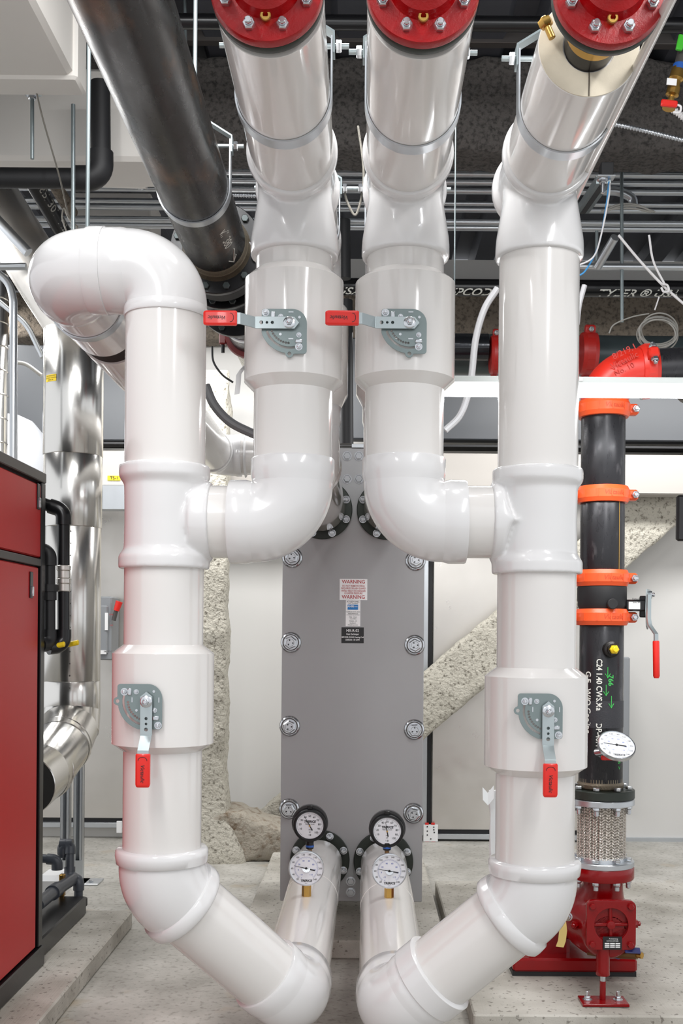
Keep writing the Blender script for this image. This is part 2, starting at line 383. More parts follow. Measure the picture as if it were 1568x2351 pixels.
# ================================================================== THE SETTING
DECKZ=4.95; BY=9.3
MB().bb(-7,7,-3,BY+.3,-.12,0).build('floor',FLOORM,kind='structure')
MB().bb(-7,7,BY,BY+.2,0,DECKZ).build('wall_back',WALLM,kind='structure')
mb=MB()
xx=-7.0                                   # corrugated deck, ribs run away from the camera
poly=[]
while xx<7:
    poly+=[(xx,0),(xx+.16,0),(xx+.20,.07),(xx+.32,.07),(xx+.36,0)]; xx+=.36
vs=[];fs=[]
for (x,z) in poly: vs+=[(x,1.0,DECKZ+z),(x,BY+.2,DECKZ+z)]
for i in range(len(poly)-1): fs.append((2*i,2*i+1,2*i+3,2*i+2))
mb.add(vs,fs); mb.bb(-7,7,1.0,BY+.2,DECKZ+.1,DECKZ+.2)
mb.build('ceiling',DECK,ang=20,kind='structure')
def rough_box(name, path, wx, wy, m, label, cat, seg=14, disp=.02, sc=7, parent=None, prop=None):
    # sweep a rounded rectangle along a path and roughen it
    path=[V(p) for p in path]; mb=MB(); n=len(path); vs=[];fs=[]
    ring=[]; k=10
    for i in range(4*k):
        a=2*PI*i/(4*k); c,s_=math.cos(a),math.sin(a); q=.28
        ring.append((math.copysign(abs(c)**q,c),math.copysign(abs(s_)**q,s_)))
    for j in range(n):
        t=(path[min(j+1,n-1)]-path[max(j-1,0)]).normalized()
        yv=V((0,1,0)); yv=(yv-t*yv.dot(t)).normalized(); xv=yv.cross(t)
        a=wx[j] if hasattr(wx,'__len__') else wx; b=wy[j] if hasattr(wy,'__len__') else wy
        for (x,y) in ring:
            p=path[j]+xv*(x*a/2)+yv*(y*b/2)
            d=noise.noise(p*sc)*disp+noise.noise(p*sc*2.7)*disp*.5+noise.noise(p*sc*6)*disp*.3
            vs.append(p+(xv*x+yv*y).normalized()*d)
    K=len(ring)
    for j in range(n-1):
        for i in range(K): fs.append((j*K+i,j*K+(i+1)%K,(j+1)*K+(i+1)%K,(j+1)*K+i))
    fs.append(tuple(range(K-1,-1,-1))); fs.append(tuple((n-1)*K+i for i in range(K)))
    mb.add(vs,fs); o=mb.build(name,m,parent,ang=80)
    if label: tag(o,label,cat)
    return o
def lerp(a,b,n): a=V(a);b=V(b); return [a.lerp(b,i/(n-1)) for i in range(n)]
# fireproofed beams
zb0=P(800,338,6.0).z
tag(rough_box('fireproofed_beam',lerp((-5,6.17,(zb0+DECKZ)/2),(5,6.17,(zb0+DECKZ)/2),260),DECKZ-zb0,.34,FIREP,None,None,disp=.022,sc=6),
    'dark grey spray-fireproofed beam crossing the ceiling behind the white overhead pipes','beam')
tag(rough_box('fireproofed_beam',lerp((-5,9.05,P(1450,735,9).z),(5,9.05,P(1450,735,9).z),200),.40,.3,FIREL,None,None,disp=.02,sc=6),
    'brown fireproofed beam on the back wall above the fluorescent light','beam')
# concrete column with flared base + diagonal brace
cx_=P(490,1500,8.5).x; zt_=P(500,852,8.5).z
hs=[0,.08,.16,.25,.33,.42,.6]+[.6+i*.04 for i in range(1,int((zt_-.6)/.04)+1)]
tag(rough_box('concrete_column',[(cx_-.02,8.48,h) for h in hs],[.62,.60,.50,.40,.33,.29]+[.27]*(len(hs)-6),[.5,.5,.42,.38,.34,.3]+[.28]*(len(hs)-6),ROUGHC,None,None,disp=.022,sc=6),
    'rough sprayed grey column with flared base left of the heat exchanger','column')
tag(rough_box('sprayed_column_base',[(-1.5,8.55,.10),(-1.3,8.55,.14),(-1.15,8.55,.17)]+lerp((-1.05,8.55,.19),(-.60,8.55,.13),16)+[(-.5,8.55,.12),(-.35,8.55,.12)],
    [.2,.3,.36]+[.40-.012*i for i in range(16)]+[.2,.12],.46,ROUGHD,None,None,disp=.045,sc=4),
    'stained rough mound of sprayed concrete on floor at foot of the column','concrete mound')
a=P(600,1935,9.0); b=P(1790,925,9.0)
tag(rough_box('diagonal_brace',lerp(a,b,170),.42,.18,ROUGHC,None,None,disp=.016,sc=7),
    'pale rough-sprayed diagonal brace rising to the right behind the grey plate','brace')
# housekeeping pads
def pad(label,x0,x1,y0,y1):
    mb=MB(); mb.bb(x0,x1,y0,y1,0,.1,bev=.008); tag(mb.build('concrete_pad',PADM,ang=20),label,'concrete pad')
pad('concrete pad under the red cabinet at left',-3.6,-1.36,2.6,6.45)
pad('concrete pad under the grey heat exchanger',-.675,.45,5.85,8.2)
pad('broom-finished concrete pad under the red pump at right',.488,3.2,4.73,7.3)
# stainless access panels in the back wall
def panel(n,x0,x1,y0,y1,Y,jamb):
    a=P(x0,y0,Y); b=P(x1,y1,Y)
    t=bpy.data.objects.new('door_%d'%n,None); COL.objects.link(t); t.location=(a.x,Y,0); t['kind']='structure'
    mb=MB(); mb.bb(a.x,b.x,Y-.02,Y+.02,b.z+.05,a.z,.004); mb.build('metal_leaf',BRUSH,t)
    mb=MB(); mb.bb(a.x-.01,b.x+.01,Y+.0,Y+.05,b.z+.015,b.z+.05); 
    if jamb: mb.bb(a.x-.045,a.x-.008,Y-.0,Y+.05,b.z,a.z)
    mb.build('door_gasket',BLACKM,t)
    mb=MB(); mb.bb(a.x-.06,b.x+.05,Y-.035,Y+.05,b.z-.03,b.z+.015,.004)
    if jamb: mb.bb(a.x-.13,a.x-.045,Y-.03,Y+.05,b.z,a.z,.003)
    mb.build('door_frame',GALV,t)
panel(1,60,462,1165,1893,BY-.06,False)
panel(2,997,1350,1130,1920,BY-.06,True)
# white base trim along the wall at right
MB().bb(P(1290,1925,BY).x,4.5,BY-.03,BY,0,.03).build('baseboard_back',GALV,kind='structure')

# ================================================================== WHITE PIPING
Lx, CYL = -1.82*R, None
XA=-5.03*R; XB=-1.82*R; XC=.965*R; XD=4.32*R
ZC=H+11.55*R          # overhead run centre height
def zf(py,Y=YM,x=0): return P(CX+x/Y*F,py,Y).z
def vp(x,py,Y=YM): return V((x,Y,zf(py,Y,x)))
UP=V((0,0,1)); DN=V((0,0,-1)); BK=V((0,1,0)); FW=V((0,-1,0)); RT=V((1,0,0)); LF=V((-1,0,0))
YH=F*R/54.0
# ---- A: left outer column
A=thing('insulated_pipe',(XA,YM,0),'left outer white insulated pipe with looped elbows on top and a slanted leg below','pipe','white insulated pipe runs')
zA=P(384,624,YM).z; xA2=P(139,622,YM).x
cA1=V((XA,YM,zA)); cA2=V((xA2,YM,zA))
e1,e2=elbow(A,cA1,UP,LF,R,.9*R,.28*R,.62*R,1.05,1.02)
xm=P(226,622,YM).x
e3,e4=elbow(A,cA2,LF,BK,R,.98*R,0,.35*R,1.05,1.03)
MB().tube([V((xm+.035,YM,zA)),V((xm+.03,YM,zA)),V((xm-.02,YM,zA)),V((xm-.03,YM,zA))],[R*.98,R*1.07,R*1.07,R*1.04],56).build('elbow_collar',PVCF,A)
MB().tube([V((xm+.1,YM,zA)),V((e3.x-.02,YM,zA))],R*1.02,56).build('pipe_section',PVC,A)
Yg0,Yg1=4.30,4.43
section(A,V((xA2,e4.y-.03,zA)),V((xA2,Yg0,zA)))
section(A,V((xA2,Yg0-.02,zA)),V((xA2,Yg1+.02,zA)),R*.93,BLKINS,'exposed_insulation',label='dark bare insulation gap')
YE=7.5
section(A,V((xA2,Yg1,zA)),V((xA2,YE-1.3*R,zA)),R*.995)
elbow(A,V((xA2,YE,zA)),BK,RT,R,1.0*R,.5*R,.4*R,1.06,1.03)
section(A,V((xA2+1.3*R,YE,zA)),V((P(715,1050,YE).x,YE,zA)),R*.97)
MB().tube([V((xA2+1.55*R,YE,zA)),V((xA2+1.58*R,YE,zA)),V((xA2+1.66*R,YE,zA))],[R*1.12,R*1.13,R*1.0],48).build('pipe_collar',PVCF,A)
cT=P(379,1197,YM); cT.x=XA
section(A,e1+DN*-.02,vp(XA,1078))
tee(A,cT,UP,RT,R,1.40,1.20,1.20,rbr=R*.92,rbs=1.06)
section(A,vp(XA,1295),vp(XA,1485),R*.985)
section(A,vp(XA,1700),vp(XA,1960),R*.975)
kA=P(371,2030,YM); kA.x=XA
YbA=3.95
bA=P(669,2286,YbA)
dA=(bA-kA).normalized()
def elbow45(parent,K,d1,d2,r):
    bend=1.25*r; pts,t=arc_pts(K,d1,d2,bend,16); a,b=pts[0],pts[-1]
    L1,L2=.30*r,.30*r
    path=[a-d1*(L1+.012),a-d1*(L1+.004),a-d1*(L1-.012),a-d1*(L1*.1)]+pts+[b+d2*(L2*.1),b+d2*(L2-.012),b+d2*(L2+.004),b+d2*(L2+.012)]
    n=len(pts); mid=[r*(1.06+.02*math.sin(PI*i/(n-1))) for i in range(n)]
    rad=[r*1.10,r*1.15,r*1.155,r*1.13]+mid+[r*1.13,r*1.155,r*1.15,r*1.10]
    o=MB().tube(path,rad,56).build('elbow_cover',PVCF,parent,ang=60)
    return b+d2*L2
# raise K so that the collar sits where the photo has it
oA=elbow45(A,kA,DN,dA,R)
elbow(A,bA,dA,BK,R,.82*R,.55*R,.9*R,1.05,1.02)
section(A,oA-dA*.05,bA-dA*.9*R,R*.96)
xh,zh=XB,H-9.72*R
hA=V((XB-.0,YH,H-9.68*R))
section(A,bA+BK*.8*R,V((hA.x,YH-.05,hA.z)),R*.965)
section(A,V((bA.x,4.72,bA.z)).lerp(V((hA.x,YH,hA.z)),(4.9-bA.y)/(YH-bA.y))*0+ (bA+(hA-bA)*((5.35-bA.y)/(YH-bA.y))), bA+(hA-bA)*((5.9-bA.y)/(YH-bA.y)), R*.975)
# ---- D: right outer column
D=thing('insulated_pipe',(XD,YM,0),'right outer white insulated pipe with open foam end overhead and slanted leg below','pipe','white insulated pipe runs')
YE3=F*R/117.0
section(D,V((XD,YE3,ZC)),V((XD,YM-1.3*R,ZC)),R*1.0)
mb=MB(); mb.lathe(fr((XD,YE3-.003,ZC),(0,1,0)),[(R*.985,0),(R*.985,.02),(R*.52,.02),(R*.52,0)],56,closed=True); mb.build('exposed_insulation',FOAM,D,label='beige foam end face')
mb=MB()
mb.box(Matrix.Translation((XD,YE3-.0045,ZC-.75*R)),.002,.002,R*.46); mb.build('foam_joint',BLKINS,D)
mb=MB(); mb.cyl2((XD,YE3+.05,ZC),(XD,2.70,ZC),R*.5,40); mb.build('inner_steel_pipe',BLACK,D)
mb=MB(); mb.cyl2((XD,2.82,ZC),(XD,2.79,ZC),R*.53,40); mb.build('yellow_band',BRASS,D)
tee(D,V((XD,YM,ZC)),BK,DN,R,1.1,1.35,2.15,rsock=1.1,rbs=1.1)
section(D,V((XD,YM,ZC-2.0*R)),vp(XD,1090),R*1.0)
cTD=P(1233,1200,YM); cTD.x=XD
tee(D,cTD,UP,LF,R,1.33,1.30,1.18,rbr=R*.92,rbs=1.06)
section(D,vp(XD,1310),vp(XD,1545),R*.985)
section(D,vp(XD,1745),vp(XD,1985),R*.985)
kD=P(1227,2058,YM); kD.x=XD
YbD=3.84; bD=P(908,2313,YbD); dD=(bD-kD).normalized()
oD=elbow45(D,kD,DN,dD,R)
elbow(D,bD,dD,BK,R,.82*R,.45*R,.9*R,1.05,1.02)
# strap-like collar on the slanted leg near the bottom elbow
mid=bD-dD*1.35*R
MB().tube([mid-dD*.035,mid-dD*.03,mid+dD*.04,mid+dD*.05],[R*1.04,R*1.1,R*1.1,R*1.02],56).build('elbow_collar',PVCF,D)
section(D,oD-dD*.05,bD-dD*.9*R,R*.975)
hD=V((.90*R,YH,H-9.72*R))
section(D,bD+BK*.8*R,V((hD.x,YH-.05,hD.z)),R*.965)
section(D,bD+(hD-bD)*((5.2-bD.y)/(YH-bD.y)),bD+(hD-bD)*((5.75-bD.y)/(YH-bD.y)),R*.975)
# ---- B, C : risers with overhead run
YFL=2.70
YB=4.5
def riser(x, label, cpx, tee_c, side, name):
    t=thing('insulated_pipe',(x,YM,H),label,'pipe','white insulated pipe runs')
    section(t,V((x,YFL,ZC)),V((x,YM-1.2*R,ZC)))
    tee(t,V((x,YM,ZC)),BK,DN,R,1.25,1.35,2.15,rsock=1.1,rbs=1.1)
    section(t,V((x,YM,ZC-2.0*R)),vp(x,655),R*.965)
    section(t,vp(x,880),vp(x,1075),R*.99)
    cz=P(cpx,tee_c.z,YM).z if False else tee_c.z
    cc=V((x,YM,cz))
    elbow(t,cc,DN,V((side,0,0)),R,.98*R,.60*R,.58*R,1.05,1.01)
    xe=tee_c.x - side*1.0*R
    xs=x+side*1.45*R
    section(t,V((xs,YM,cz)),V((xe,YM,cz)),R*.905)
    return t
tA=riser(XB,'left of the two centre white insulated risers, joining the left outer pipe','674',V((XA,0,cT.z)),-1,'b')
tC=riser(XC,'right of the two centre white insulated risers, joining the right outer pipe','929',V((XD,0,cTD.z)),1,'c')
# ---- E, F : rear drops to the heat exchanger's upper ports
def drop(x, xh_, label):
    t=thing('insulated_pipe',(x,YB,H),label,'pipe','white insulated pipe runs')
    section(t,V((x,YM+1.2*R,ZC)),V((x,YB-1.4*R,ZC)),R*.99)
    elbow(t,V((x,YB,ZC)),BK,DN,R,1.0*R,.45*R,.5*R,1.06,1.03)
    zc2=H+5.3*R
    section(t,V((x,YB,ZC-1.45*R)),V((x,YB,zc2+1.4*R)),R*.98)
    zz=lambda py:P(CX+x/YB*F,py,YB).z
    MB().lathe(fr((x,YB,0)),[(R*.98,zz(948)),(R*1.27,zz(908)),(R*1.27,zz(720)),(R*1.24,zz(712)),(R*.98,zz(690))],56).build('valve_cover',PVC,t)
    elbow(t,V((x,YB,zc2)),DN,BK,R,1.0*R,.62*R,.4*R,1.07,1.03)
    section(t,V((x,YB+1.3*R,zc2)),V((xh_,YH-.04,zc2)),R*.97,PVCOLD,label='clear-coated end section')
    return zc2
zU=drop(XB,XB,'rear white insulated drop pipe feeding the heat exchanger top left port')
drop(XC,.92*R,'rear white insulated drop pipe feeding the heat exchanger top right port')
# sealing-tape scrap etc. skipped; clear plastic strip by the left riser valve
mb=MB(); q=[P(565,838,YM-.02),P(556,848,YM-.02),P(548,860,YM-.03),P(547,880,YM-.03),P(544,905,YM-.04)]
mb.band(q,.022,.002,wdir=(.6,.6,.3)); tag(mb.build('plastic_strip',POLY),'scrap of clear plastic film dangling beside the left riser valve cover','plastic scrap')
mb=MB(); mb.band([P(578,566,YM+.02),P(586,572,YM),P(592,583,YM),P(600,590,YM)],.035,.002,wdir=(.5,.3,-.8)); tag(mb.build('plastic_strip',POLY),'small curl of clear tape sticking out near the black flange','plastic scrap')
# ---- hangers
clevis(V((XB,F*R/106.5,ZC)),R,.05,'galvanised clevis hanger around the left centre overhead pipe')
clevis(V((XC,F*R/105.5,ZC)),R,.05,'galvanised clevis hanger around the right centre overhead pipe')
clevis(V((XD,F*R/104.5,ZC)),R,.05,'galvanised clevis hanger around the far right overhead pipe with foam end')
clevis(V((xA2,4.04,zA)),R,.045,'galvanised clevis hanger on the looped pipe at upper left',group='clevis hangers holding the overhead pipes')
clevis(V((XB+.0,4.18,ZC)),R,.04,'clevis hanger behind the left centre riser, its dark yoke showing')
clevis(V((XC+.0,4.18,ZC)),R,.04,'clevis hanger behind the right centre riser, its bolt showing')

# ================================================================== BUTTERFLY VALVES with levers
S=R/91.5/9.8*0.955
def valve(x, py_top, py_bot, c_top, c_bot, piv, mirror, label, rh=1.25, top_style=0):
    zt=zf(py_top,YM,x); zb_=zf(py_bot,YM,x); zct=zf(c_top,YM,x); zcb=zf(c_bot,YM,x)
    t=thing('butterfly_valve',(x,YM,zcb),label,'valve','insulated valves with red grip levers')
    MB().lathe(fr((x,YM,0)),[(R*.99,zcb),(R*rh,zb_),(R*rh,zt-.004),(R*(rh-.03),zt),(R*.985,zct)],72).build('valve_cover',PVC,t,ang=12)
    yp=YM-R*rh-.012
    Pv=P(piv[0],piv[1],yp); Pv.y=yp
    M=FRONT(Pv)
    def m2(c): 
        x_,y_,z_=c
        return (x_,y_,z_) if not mirror else (y_,x_,z_)
    def T(c): a,b,c_=m2((c[0],c[1],c[2])); return M@V((a,b,c_))
    k=S
    out=[(-625,-150),(-625,250)]+circ(-560,270,65,6,PI,PI/2,True)+[(60,335)]+circ(60,10,325,12,PI/2,0,True)+[(385,-600)]+circ(320,-600,65,6,0,-PI/2,True)+[(110,-665)]+circ(0,-665,88,9,-.1,-PI+.1,True)+[(-110,-640)]+circ(0,0,655,12,math.radians(-102),math.radians(-163),True)
    slot=circ(0,0,560,22,math.radians(-163),math.radians(-76),True)+circ(0,0,505,22,math.radians(-76),math.radians(-163),True)
    holes=[circ(430*math.cos(math.radians(a)),430*math.sin(math.radians(a)),30,8) for a in (-158,-149,-141,-133,-125,-117,-109,-101,-93)]
    sp=[[(a*k,b*k) for a,b in pl] for pl in [out,slot,circ(0,-665,45,14)]+holes]
    me=plate_mesh(sp,.0015,.0004); mb=MB(); mb.mesh(me,lambda c:T((c.x,c.y,c.z))); bpy.data.meshes.remove(me)
    pl=mb.build('notch_plate',mat('grey_zinc_plate',(128,140,140),.36,.5,var=.05,vscale=14),t,ang=25)
    for (bx,by,rr) in ((-540,250,62),(-200,165,42),(210,-245,42),(210,-510,62)):
        mb=MB(); c=T((bx*k,by*k,.0015)); F2=fr(c,(0,-1,0),(1,0,0)); mb.nut(F2,rr*k,rr*k*.9,stud=rr*k*.5,washer=rr*k*1.35); mb.build('plate_bolt',BOLT,pl)
    mb=MB()
    for (bx,by,w_,h_) in ((-375,200,90,130),(210,-390,150,80)):
        c=T((bx*k,by*k,.004)); ww,hh=(w_,h_) if not mirror else (h_,w_)
        mb.box(fr(c,(0,-1,0),(1,0,0)),ww*k,hh*k,.008,.0018)
    for (bx,by) in ((30,265),(30,-335)):
        c=T((bx*k,by*k,.002)); ww,hh=(110,24) if not mirror else (24,110)
        mb.box(fr(c,(0,-1,0),(1,0,0)),ww*k,hh*k,.003)
    for (bx,by) in ((220,150),(-205,-235)):
        c=T((bx*k,by*k,.0015)); mb.cyl(fr(c,(0,-1,0)),30*k,.002,16)
    mb.build('plate_tab',GALV,pl)
    # shaft + hub
    mb=MB(); c=M@V((0,0,.010)); mb.cyl2(V((Pv.x,YM-R*rh+.01,Pv.z)),c,.018,24); mb.build('valve_shaft',ZINCD,t)
    # lever
    lv=[(-755,-130),(-755,130),(10,130)]+[(110,130),(215,0),(110,-130)]
    hl=[circ(-625,0,45,14),circ(-500,0,32,12),circ(-380,0,38,12)]
    sp=[[(a*k,b*k) for a,b in pl_] for pl_ in [lv]+hl]
    me=plate_mesh(sp,.0025,.0004); mb=MB(); zl=.014
    mb.mesh(me,lambda c:T((c.x,c.y,c.z+zl))); bpy.data.meshes.remove(me)
    p1=(-755*k,0,zl); p2=(-1060*k,0,zl+.045); p3=(-1150*k,0,zl+.047)
    pts=[T(p1),T((-775*k,0,zl+.001)),T((-1040*k,0,zl+.042)),T(p2),T((-1250*k,0,zl+.046))]
    wd=(T((0,1,0))-T((0,0,0)))
    mb.band(pts,248*k,.005,wdir=wd)
    lev=mb.build('lever',ZINC,t,ang=20)
    # grip
    g0=-1130*k; g1=-1870*k
    gm=MB(); xs=[g0,g0-.004,g1+.010,g1+.003,g1]; hw=[.9,1.0,1.0,.93,.8]; th=[.0065,.0085,.0085,.007,.005]
    vs=[];fs=[]
    for a_,w_,t_ in zip(xs,hw,th):
        W=158*k*w_; c=min(.006,W*.3)
        ring=[(-W,-t_+.003),(-W,t_-.003),(-W+c,t_),(W-c,t_),(W,t_-.003),(W,-t_+.003),(W-c,-t_),(-W+c,-t_)]
        for (yy,zz_) in ring: vs.append(T((a_,yy,zz_+zl+.046)))
    for j in range(4):
        for i in range(8): fs.append((j*8+i,j*8+(i+1)%8,(j+1)*8+(i+1)%8,(j+1)*8+i))
    fs+= [tuple(range(8)),tuple(32+i for i in range(8))]
    gm.add(vs,fs); gr=gm.build('grip',REDG,lev,ang=25)
    # printed maker's mark on the grip
    mt=MB(); mid_=-1560*k; zt2=zl+.046+.0088
    me=textmesh('Victaulic',.017,.0002,shear=.3,bold=.0002)
    if not mirror: mt.mesh(me,lambda c: T((mid_-c.x, -c.y, zt2+c.z)))
    else: mt.mesh(me,lambda c: T((mid_+ -c.x, c.y+0, zt2+c.z)))
    bpy.data.meshes.remove(me)
    ck=[(-22,12),(-8,-10),(-2,-14),(14,16)]
    mt.band([T((mid_+.012-.001*q*0+x_*.0006,y_*.0008,zt2)) for q,(x_,y_) in enumerate(ck)],.0016,.0003,wdir=(0,1,0)) if False else None
    arcp=[T((-1270*k+.010*math.cos(a),.014*math.sin(a),zt2)) for a in [math.radians(100-20*i) for i in range(11)]]
    mt.tube(arcp,.0009,6)
    mt.build('lettering',BLKTXT,gr,smooth=False)
    # pivot nut
    mb=MB(); c=T((0,0,zl+.0025)); F2=fr(c,(0,-1,0),(1,0,0)); mb.lathe(F2,[(135*k,0),(135*k,.003),(105*k,.006),(0,.006)],28); mb.nut(F2@Matrix.Translation((0,0,.006)),78*k,.011,stud=.007,sr=50*k); mb.build('pivot_nut',BOLT,lev)
    return t
valve(XB,646,880,628,902,(665,744),False,'upper left valve, its lever and red grip pointing left toward the left outer pipe',rh=1.235)
valve(XC,652,876,636,898,(940,744),False,'upper right valve on the right centre riser, red grip pointing left')
valve(XA,1497,1705,1480,1722,(338,1610),True,'lower left valve on the left outer pipe, red grip hanging down',rh=1.26)
valve(XD,1550,1757,1532,1775,(1257,1632),True,'lower right valve on the right outer pipe, red grip hanging down',rh=1.28)

# ================================================================== RED FLANGED BODIES OVERHEAD
def red_body(x,label):
    t=thing('flanged_valve_body',(x,2.6,ZC),label,'valve','red flanged valve bodies overhead')
    y=2.64
    MB().lathe(fr((x,y+.012,ZC),(0,1,0)),[(R*1.0,0),(R*1.015,.003),(R*1.015,.022),(R*1.0,.025)],64).build('flange_ring',DKGREEN,t)
    MB().lathe(fr((x,y+.010,ZC),(0,-1,0)),[(R*1.0,0),(R*1.02,.004),(R*1.02,.024),(R*1.0,.030),(R*.62,.032),(R*.58,.045),(R*.56,.06),(R*.40,.075),(R*.34,.11),(R*.36,.32)],64).build('red_flange',RED,t,ang=28)
    for i in range(8):
        a=PI/8+i*PI/4; c=V((x+R*.78*math.cos(a),y-.021,ZC+R*.78*math.sin(a)))
        MB().nut(fr(c,(0,-1,0)),.0155,.015,stud=.013,sr=.009).build('flange_nut',BOLT,t)
    c=V((x,y-.02,ZC-R*.57)); MB().lathe(fr(c,(0,-1,-.25)),[(.013,0),(.013,.018),(.011,.020),(.0065,.020),(.0055,.010),(0,.010)],20).build('brass_plug',BRASS,t)
red_body(XB-.002,'red flanged valve body above the left centre overhead pipe')
red_body(XC,'red flanged valve body above the right centre overhead pipe')
red_body(XD,'red flanged valve body in front of the open foam pipe end')
# yellow-zinc stud bolt by the third
t=thing('stud_bolt',P(1266,82,2.86),'yellow zinc stud bolt in front of the foam pipe end','bolt')
MB().cyl2(P(1247,40,2.84),P(1268,88,2.84),.0095,16,.001).build('stud',BRASS,t)
MB().nut(fr(P(1249,45,2.84),P(1268,88,2.84)-P(1249,45,2.84)),.019,.02).build('nut',BRASS,t)

# ================================================================== BLACK STEEL OVERHEAD PIPE
bx,bz=rp(-4.82,12.62); RB=R*1.0
Bp=thing('steel_pipe',(bx,4.8,bz),'large bare black steel pipe with rust marks slanting overhead at upper left','pipe')
section(Bp,V((bx,1.25,bz)),V((bx,4.80,bz)),RB,BSTEEL,seg=72)
MB().lathe(fr((bx,4.72,bz),(0,1,0)),[(RB,0),(RB*1.04,.015),(RB*1.03,.03),(RB*1.07,.04),(RB*1.05,.06),(RB*1.12,.08)],56).build('weld_bead',mat('weld_metal',(112,102,86),.4,.5,bump=.8,bscale=120),Bp)
def bflange(y,th,r,m=BLACK,bolts=12,back=False,p=Bp,face=-1):
    MB().lathe(fr((bx,y,bz),(0,1,0)),[(r-.003,0),(r,.004),(r,th-.004),(r-.003,th)],64).build('flange',m,p)
    for i in range(bolts):
        a=PI/bolts+2*PI*i/bolts; c=V((bx+(r-.028)*math.cos(a),y,bz+(r-.028)*math.sin(a)))
        MB().nut(fr(c,(0,-1,0)),.017,.016).build('flange_bolt',mat('dark_bolt',(74,80,80),.4,.7),p)
bflange(4.80,.035,.205)
MB().cyl2((bx,4.835,bz),(bx,5.02,bz),.15,48).build('valve_body',BLACK,Bp)
MB().lathe(fr((bx,4.87,bz),(0,1,0)),[(.17,0),(.19,.01),(.19,.09),(.17,.1)],48).build('valve_rim',BLACKM,Bp)
bflange(5.02,.035,.205)
bflange(5.5,.035,.20,bolts=8)
MB().cyl2((bx,5.055,bz),(bx,5.5,bz),.125,48).build('pipe_section',BPIPE,Bp)
section(Bp,V((bx,5.53,bz)),V((bx,7.3,bz)),.115,BPIPE)
MB().lathe(fr((bx,5.9,bz),(0,1,0)),[(.117,0),(.12,.002),(.12,.04),(.117,.042)],48).build('pipe_band',GALV,Bp)
clevis(V((bx,F*R/81.0,bz)),RB,.045,'galvanised clevis hanger around the big black steel pipe',side_up=1.35)
# paint-marker writing on the black pipe
mb=MB()
def onpipe(cx,cz,r,ydir=1):   # text running along y, wrapped round the pipe; returns map with angle a0 and start y0
    def mk(a0,y0,flip=1):
        def fn(x,y,z):
            a=a0+y/r*flip; rr=r+z+.0008
            return V((cx+rr*math.cos(a),y0+x,cz+rr*math.sin(a)))
        return fn
    return mk
fn=onpipe(bx,bz,RB)(math.radians(-48),4.42)
mb.text(None,'v//  380',.06,.0003,bend=lambda x,y,z:fn(x,y,z)); 
mb.tube([fn(.15,.02,.001),fn(.26,.0,.001)],.0022,6); mb.tube([fn(.22,.02,.001),fn(.265,-.001,.001),fn(.225,-.02,.001)],.0022,6)
mb.build('marker_writing',WHTTXT,Bp,smooth=False)
# black pipe's far end: red grooved coupling
t=thing('grooved_coupling',(bx,7.1,bz),'dark red grooved coupling with bolt on the far end of the black pipe','coupling')
q=P(548,925,6.2); 
MB().lathe(fr((bx,6.15,bz),(0,1,0)),[(.12,0),(.14,.005),(.145,.03),(.14,.055),(.12,.06)],48).build('coupling_ring',mat('dark_red_coupling',(120,26,26),.4),t)
c=V((bx-.15,6.18,bz-.02)); MB().box(Matrix.Translation(c),.04,.05,.09,.006).build('bolt_lug',mat('dark_red_coupling',(0,0,0)),t)
MB().cyl2(c+V((0,0,-.09)),c+V((0,0,.05)),.010,12).build('coupling_bolt',BLACKM,t)

# ================================================================== HEAT EXCHANGER
HY=YH+.05
hx=thing('heat_exchanger',(P(808,2068,HY).x,HY,.1),'tall grey plate heat exchanger with round tie nuts, behind the white pipes','heat exchanger')
a=P(650,1024,HY); b=P(973,2070,HY); xl=P(647,1500,HY).x; xr=P(973,1500,HY).x; ztop=P(810,1028,HY).z; zbot=P(810,2070,HY).z
mb=MB(); mb.bb(xl,xr,HY,HY+.045,zbot,ztop,.004); mb.build('front_plate',GREYP,hx)
mb=MB(); mb.bb(xl+.03,xr-.03,HY+.9,HY+.945,zbot,ztop,.004); mb.build('rear_plate',GREYP,hx)
mb=MB(); 
for i in range(40): mb.bb(xl+.09,xr-.09,HY+.06+i*.02,HY+.072+i*.02,zbot+.12,ztop-.1)
mb.build('plate_pack',BRUSH,hx)
mb=MB(); mb.bb(-.08,.06,HY-.01,HY+1.0,ztop,ztop+.02); mb.build('guide_bar',GALV,hx)
mb=MB(); 
for s_ in (-1,1): mb.bb((xl+xr)/2+s_*.3-.04,(xl+xr)/2+s_*.3+.04,HY,HY+.05,.1,zbot+.01)
for s_ in (-1,1): mb.bb((xl+xr)/2+s_*.3-.04,(xl+xr)/2+s_*.3+.04,HY+.9,HY+.945,.1,zbot+.01)
mb.build('foot',GREYD,hx)
random.seed(3)
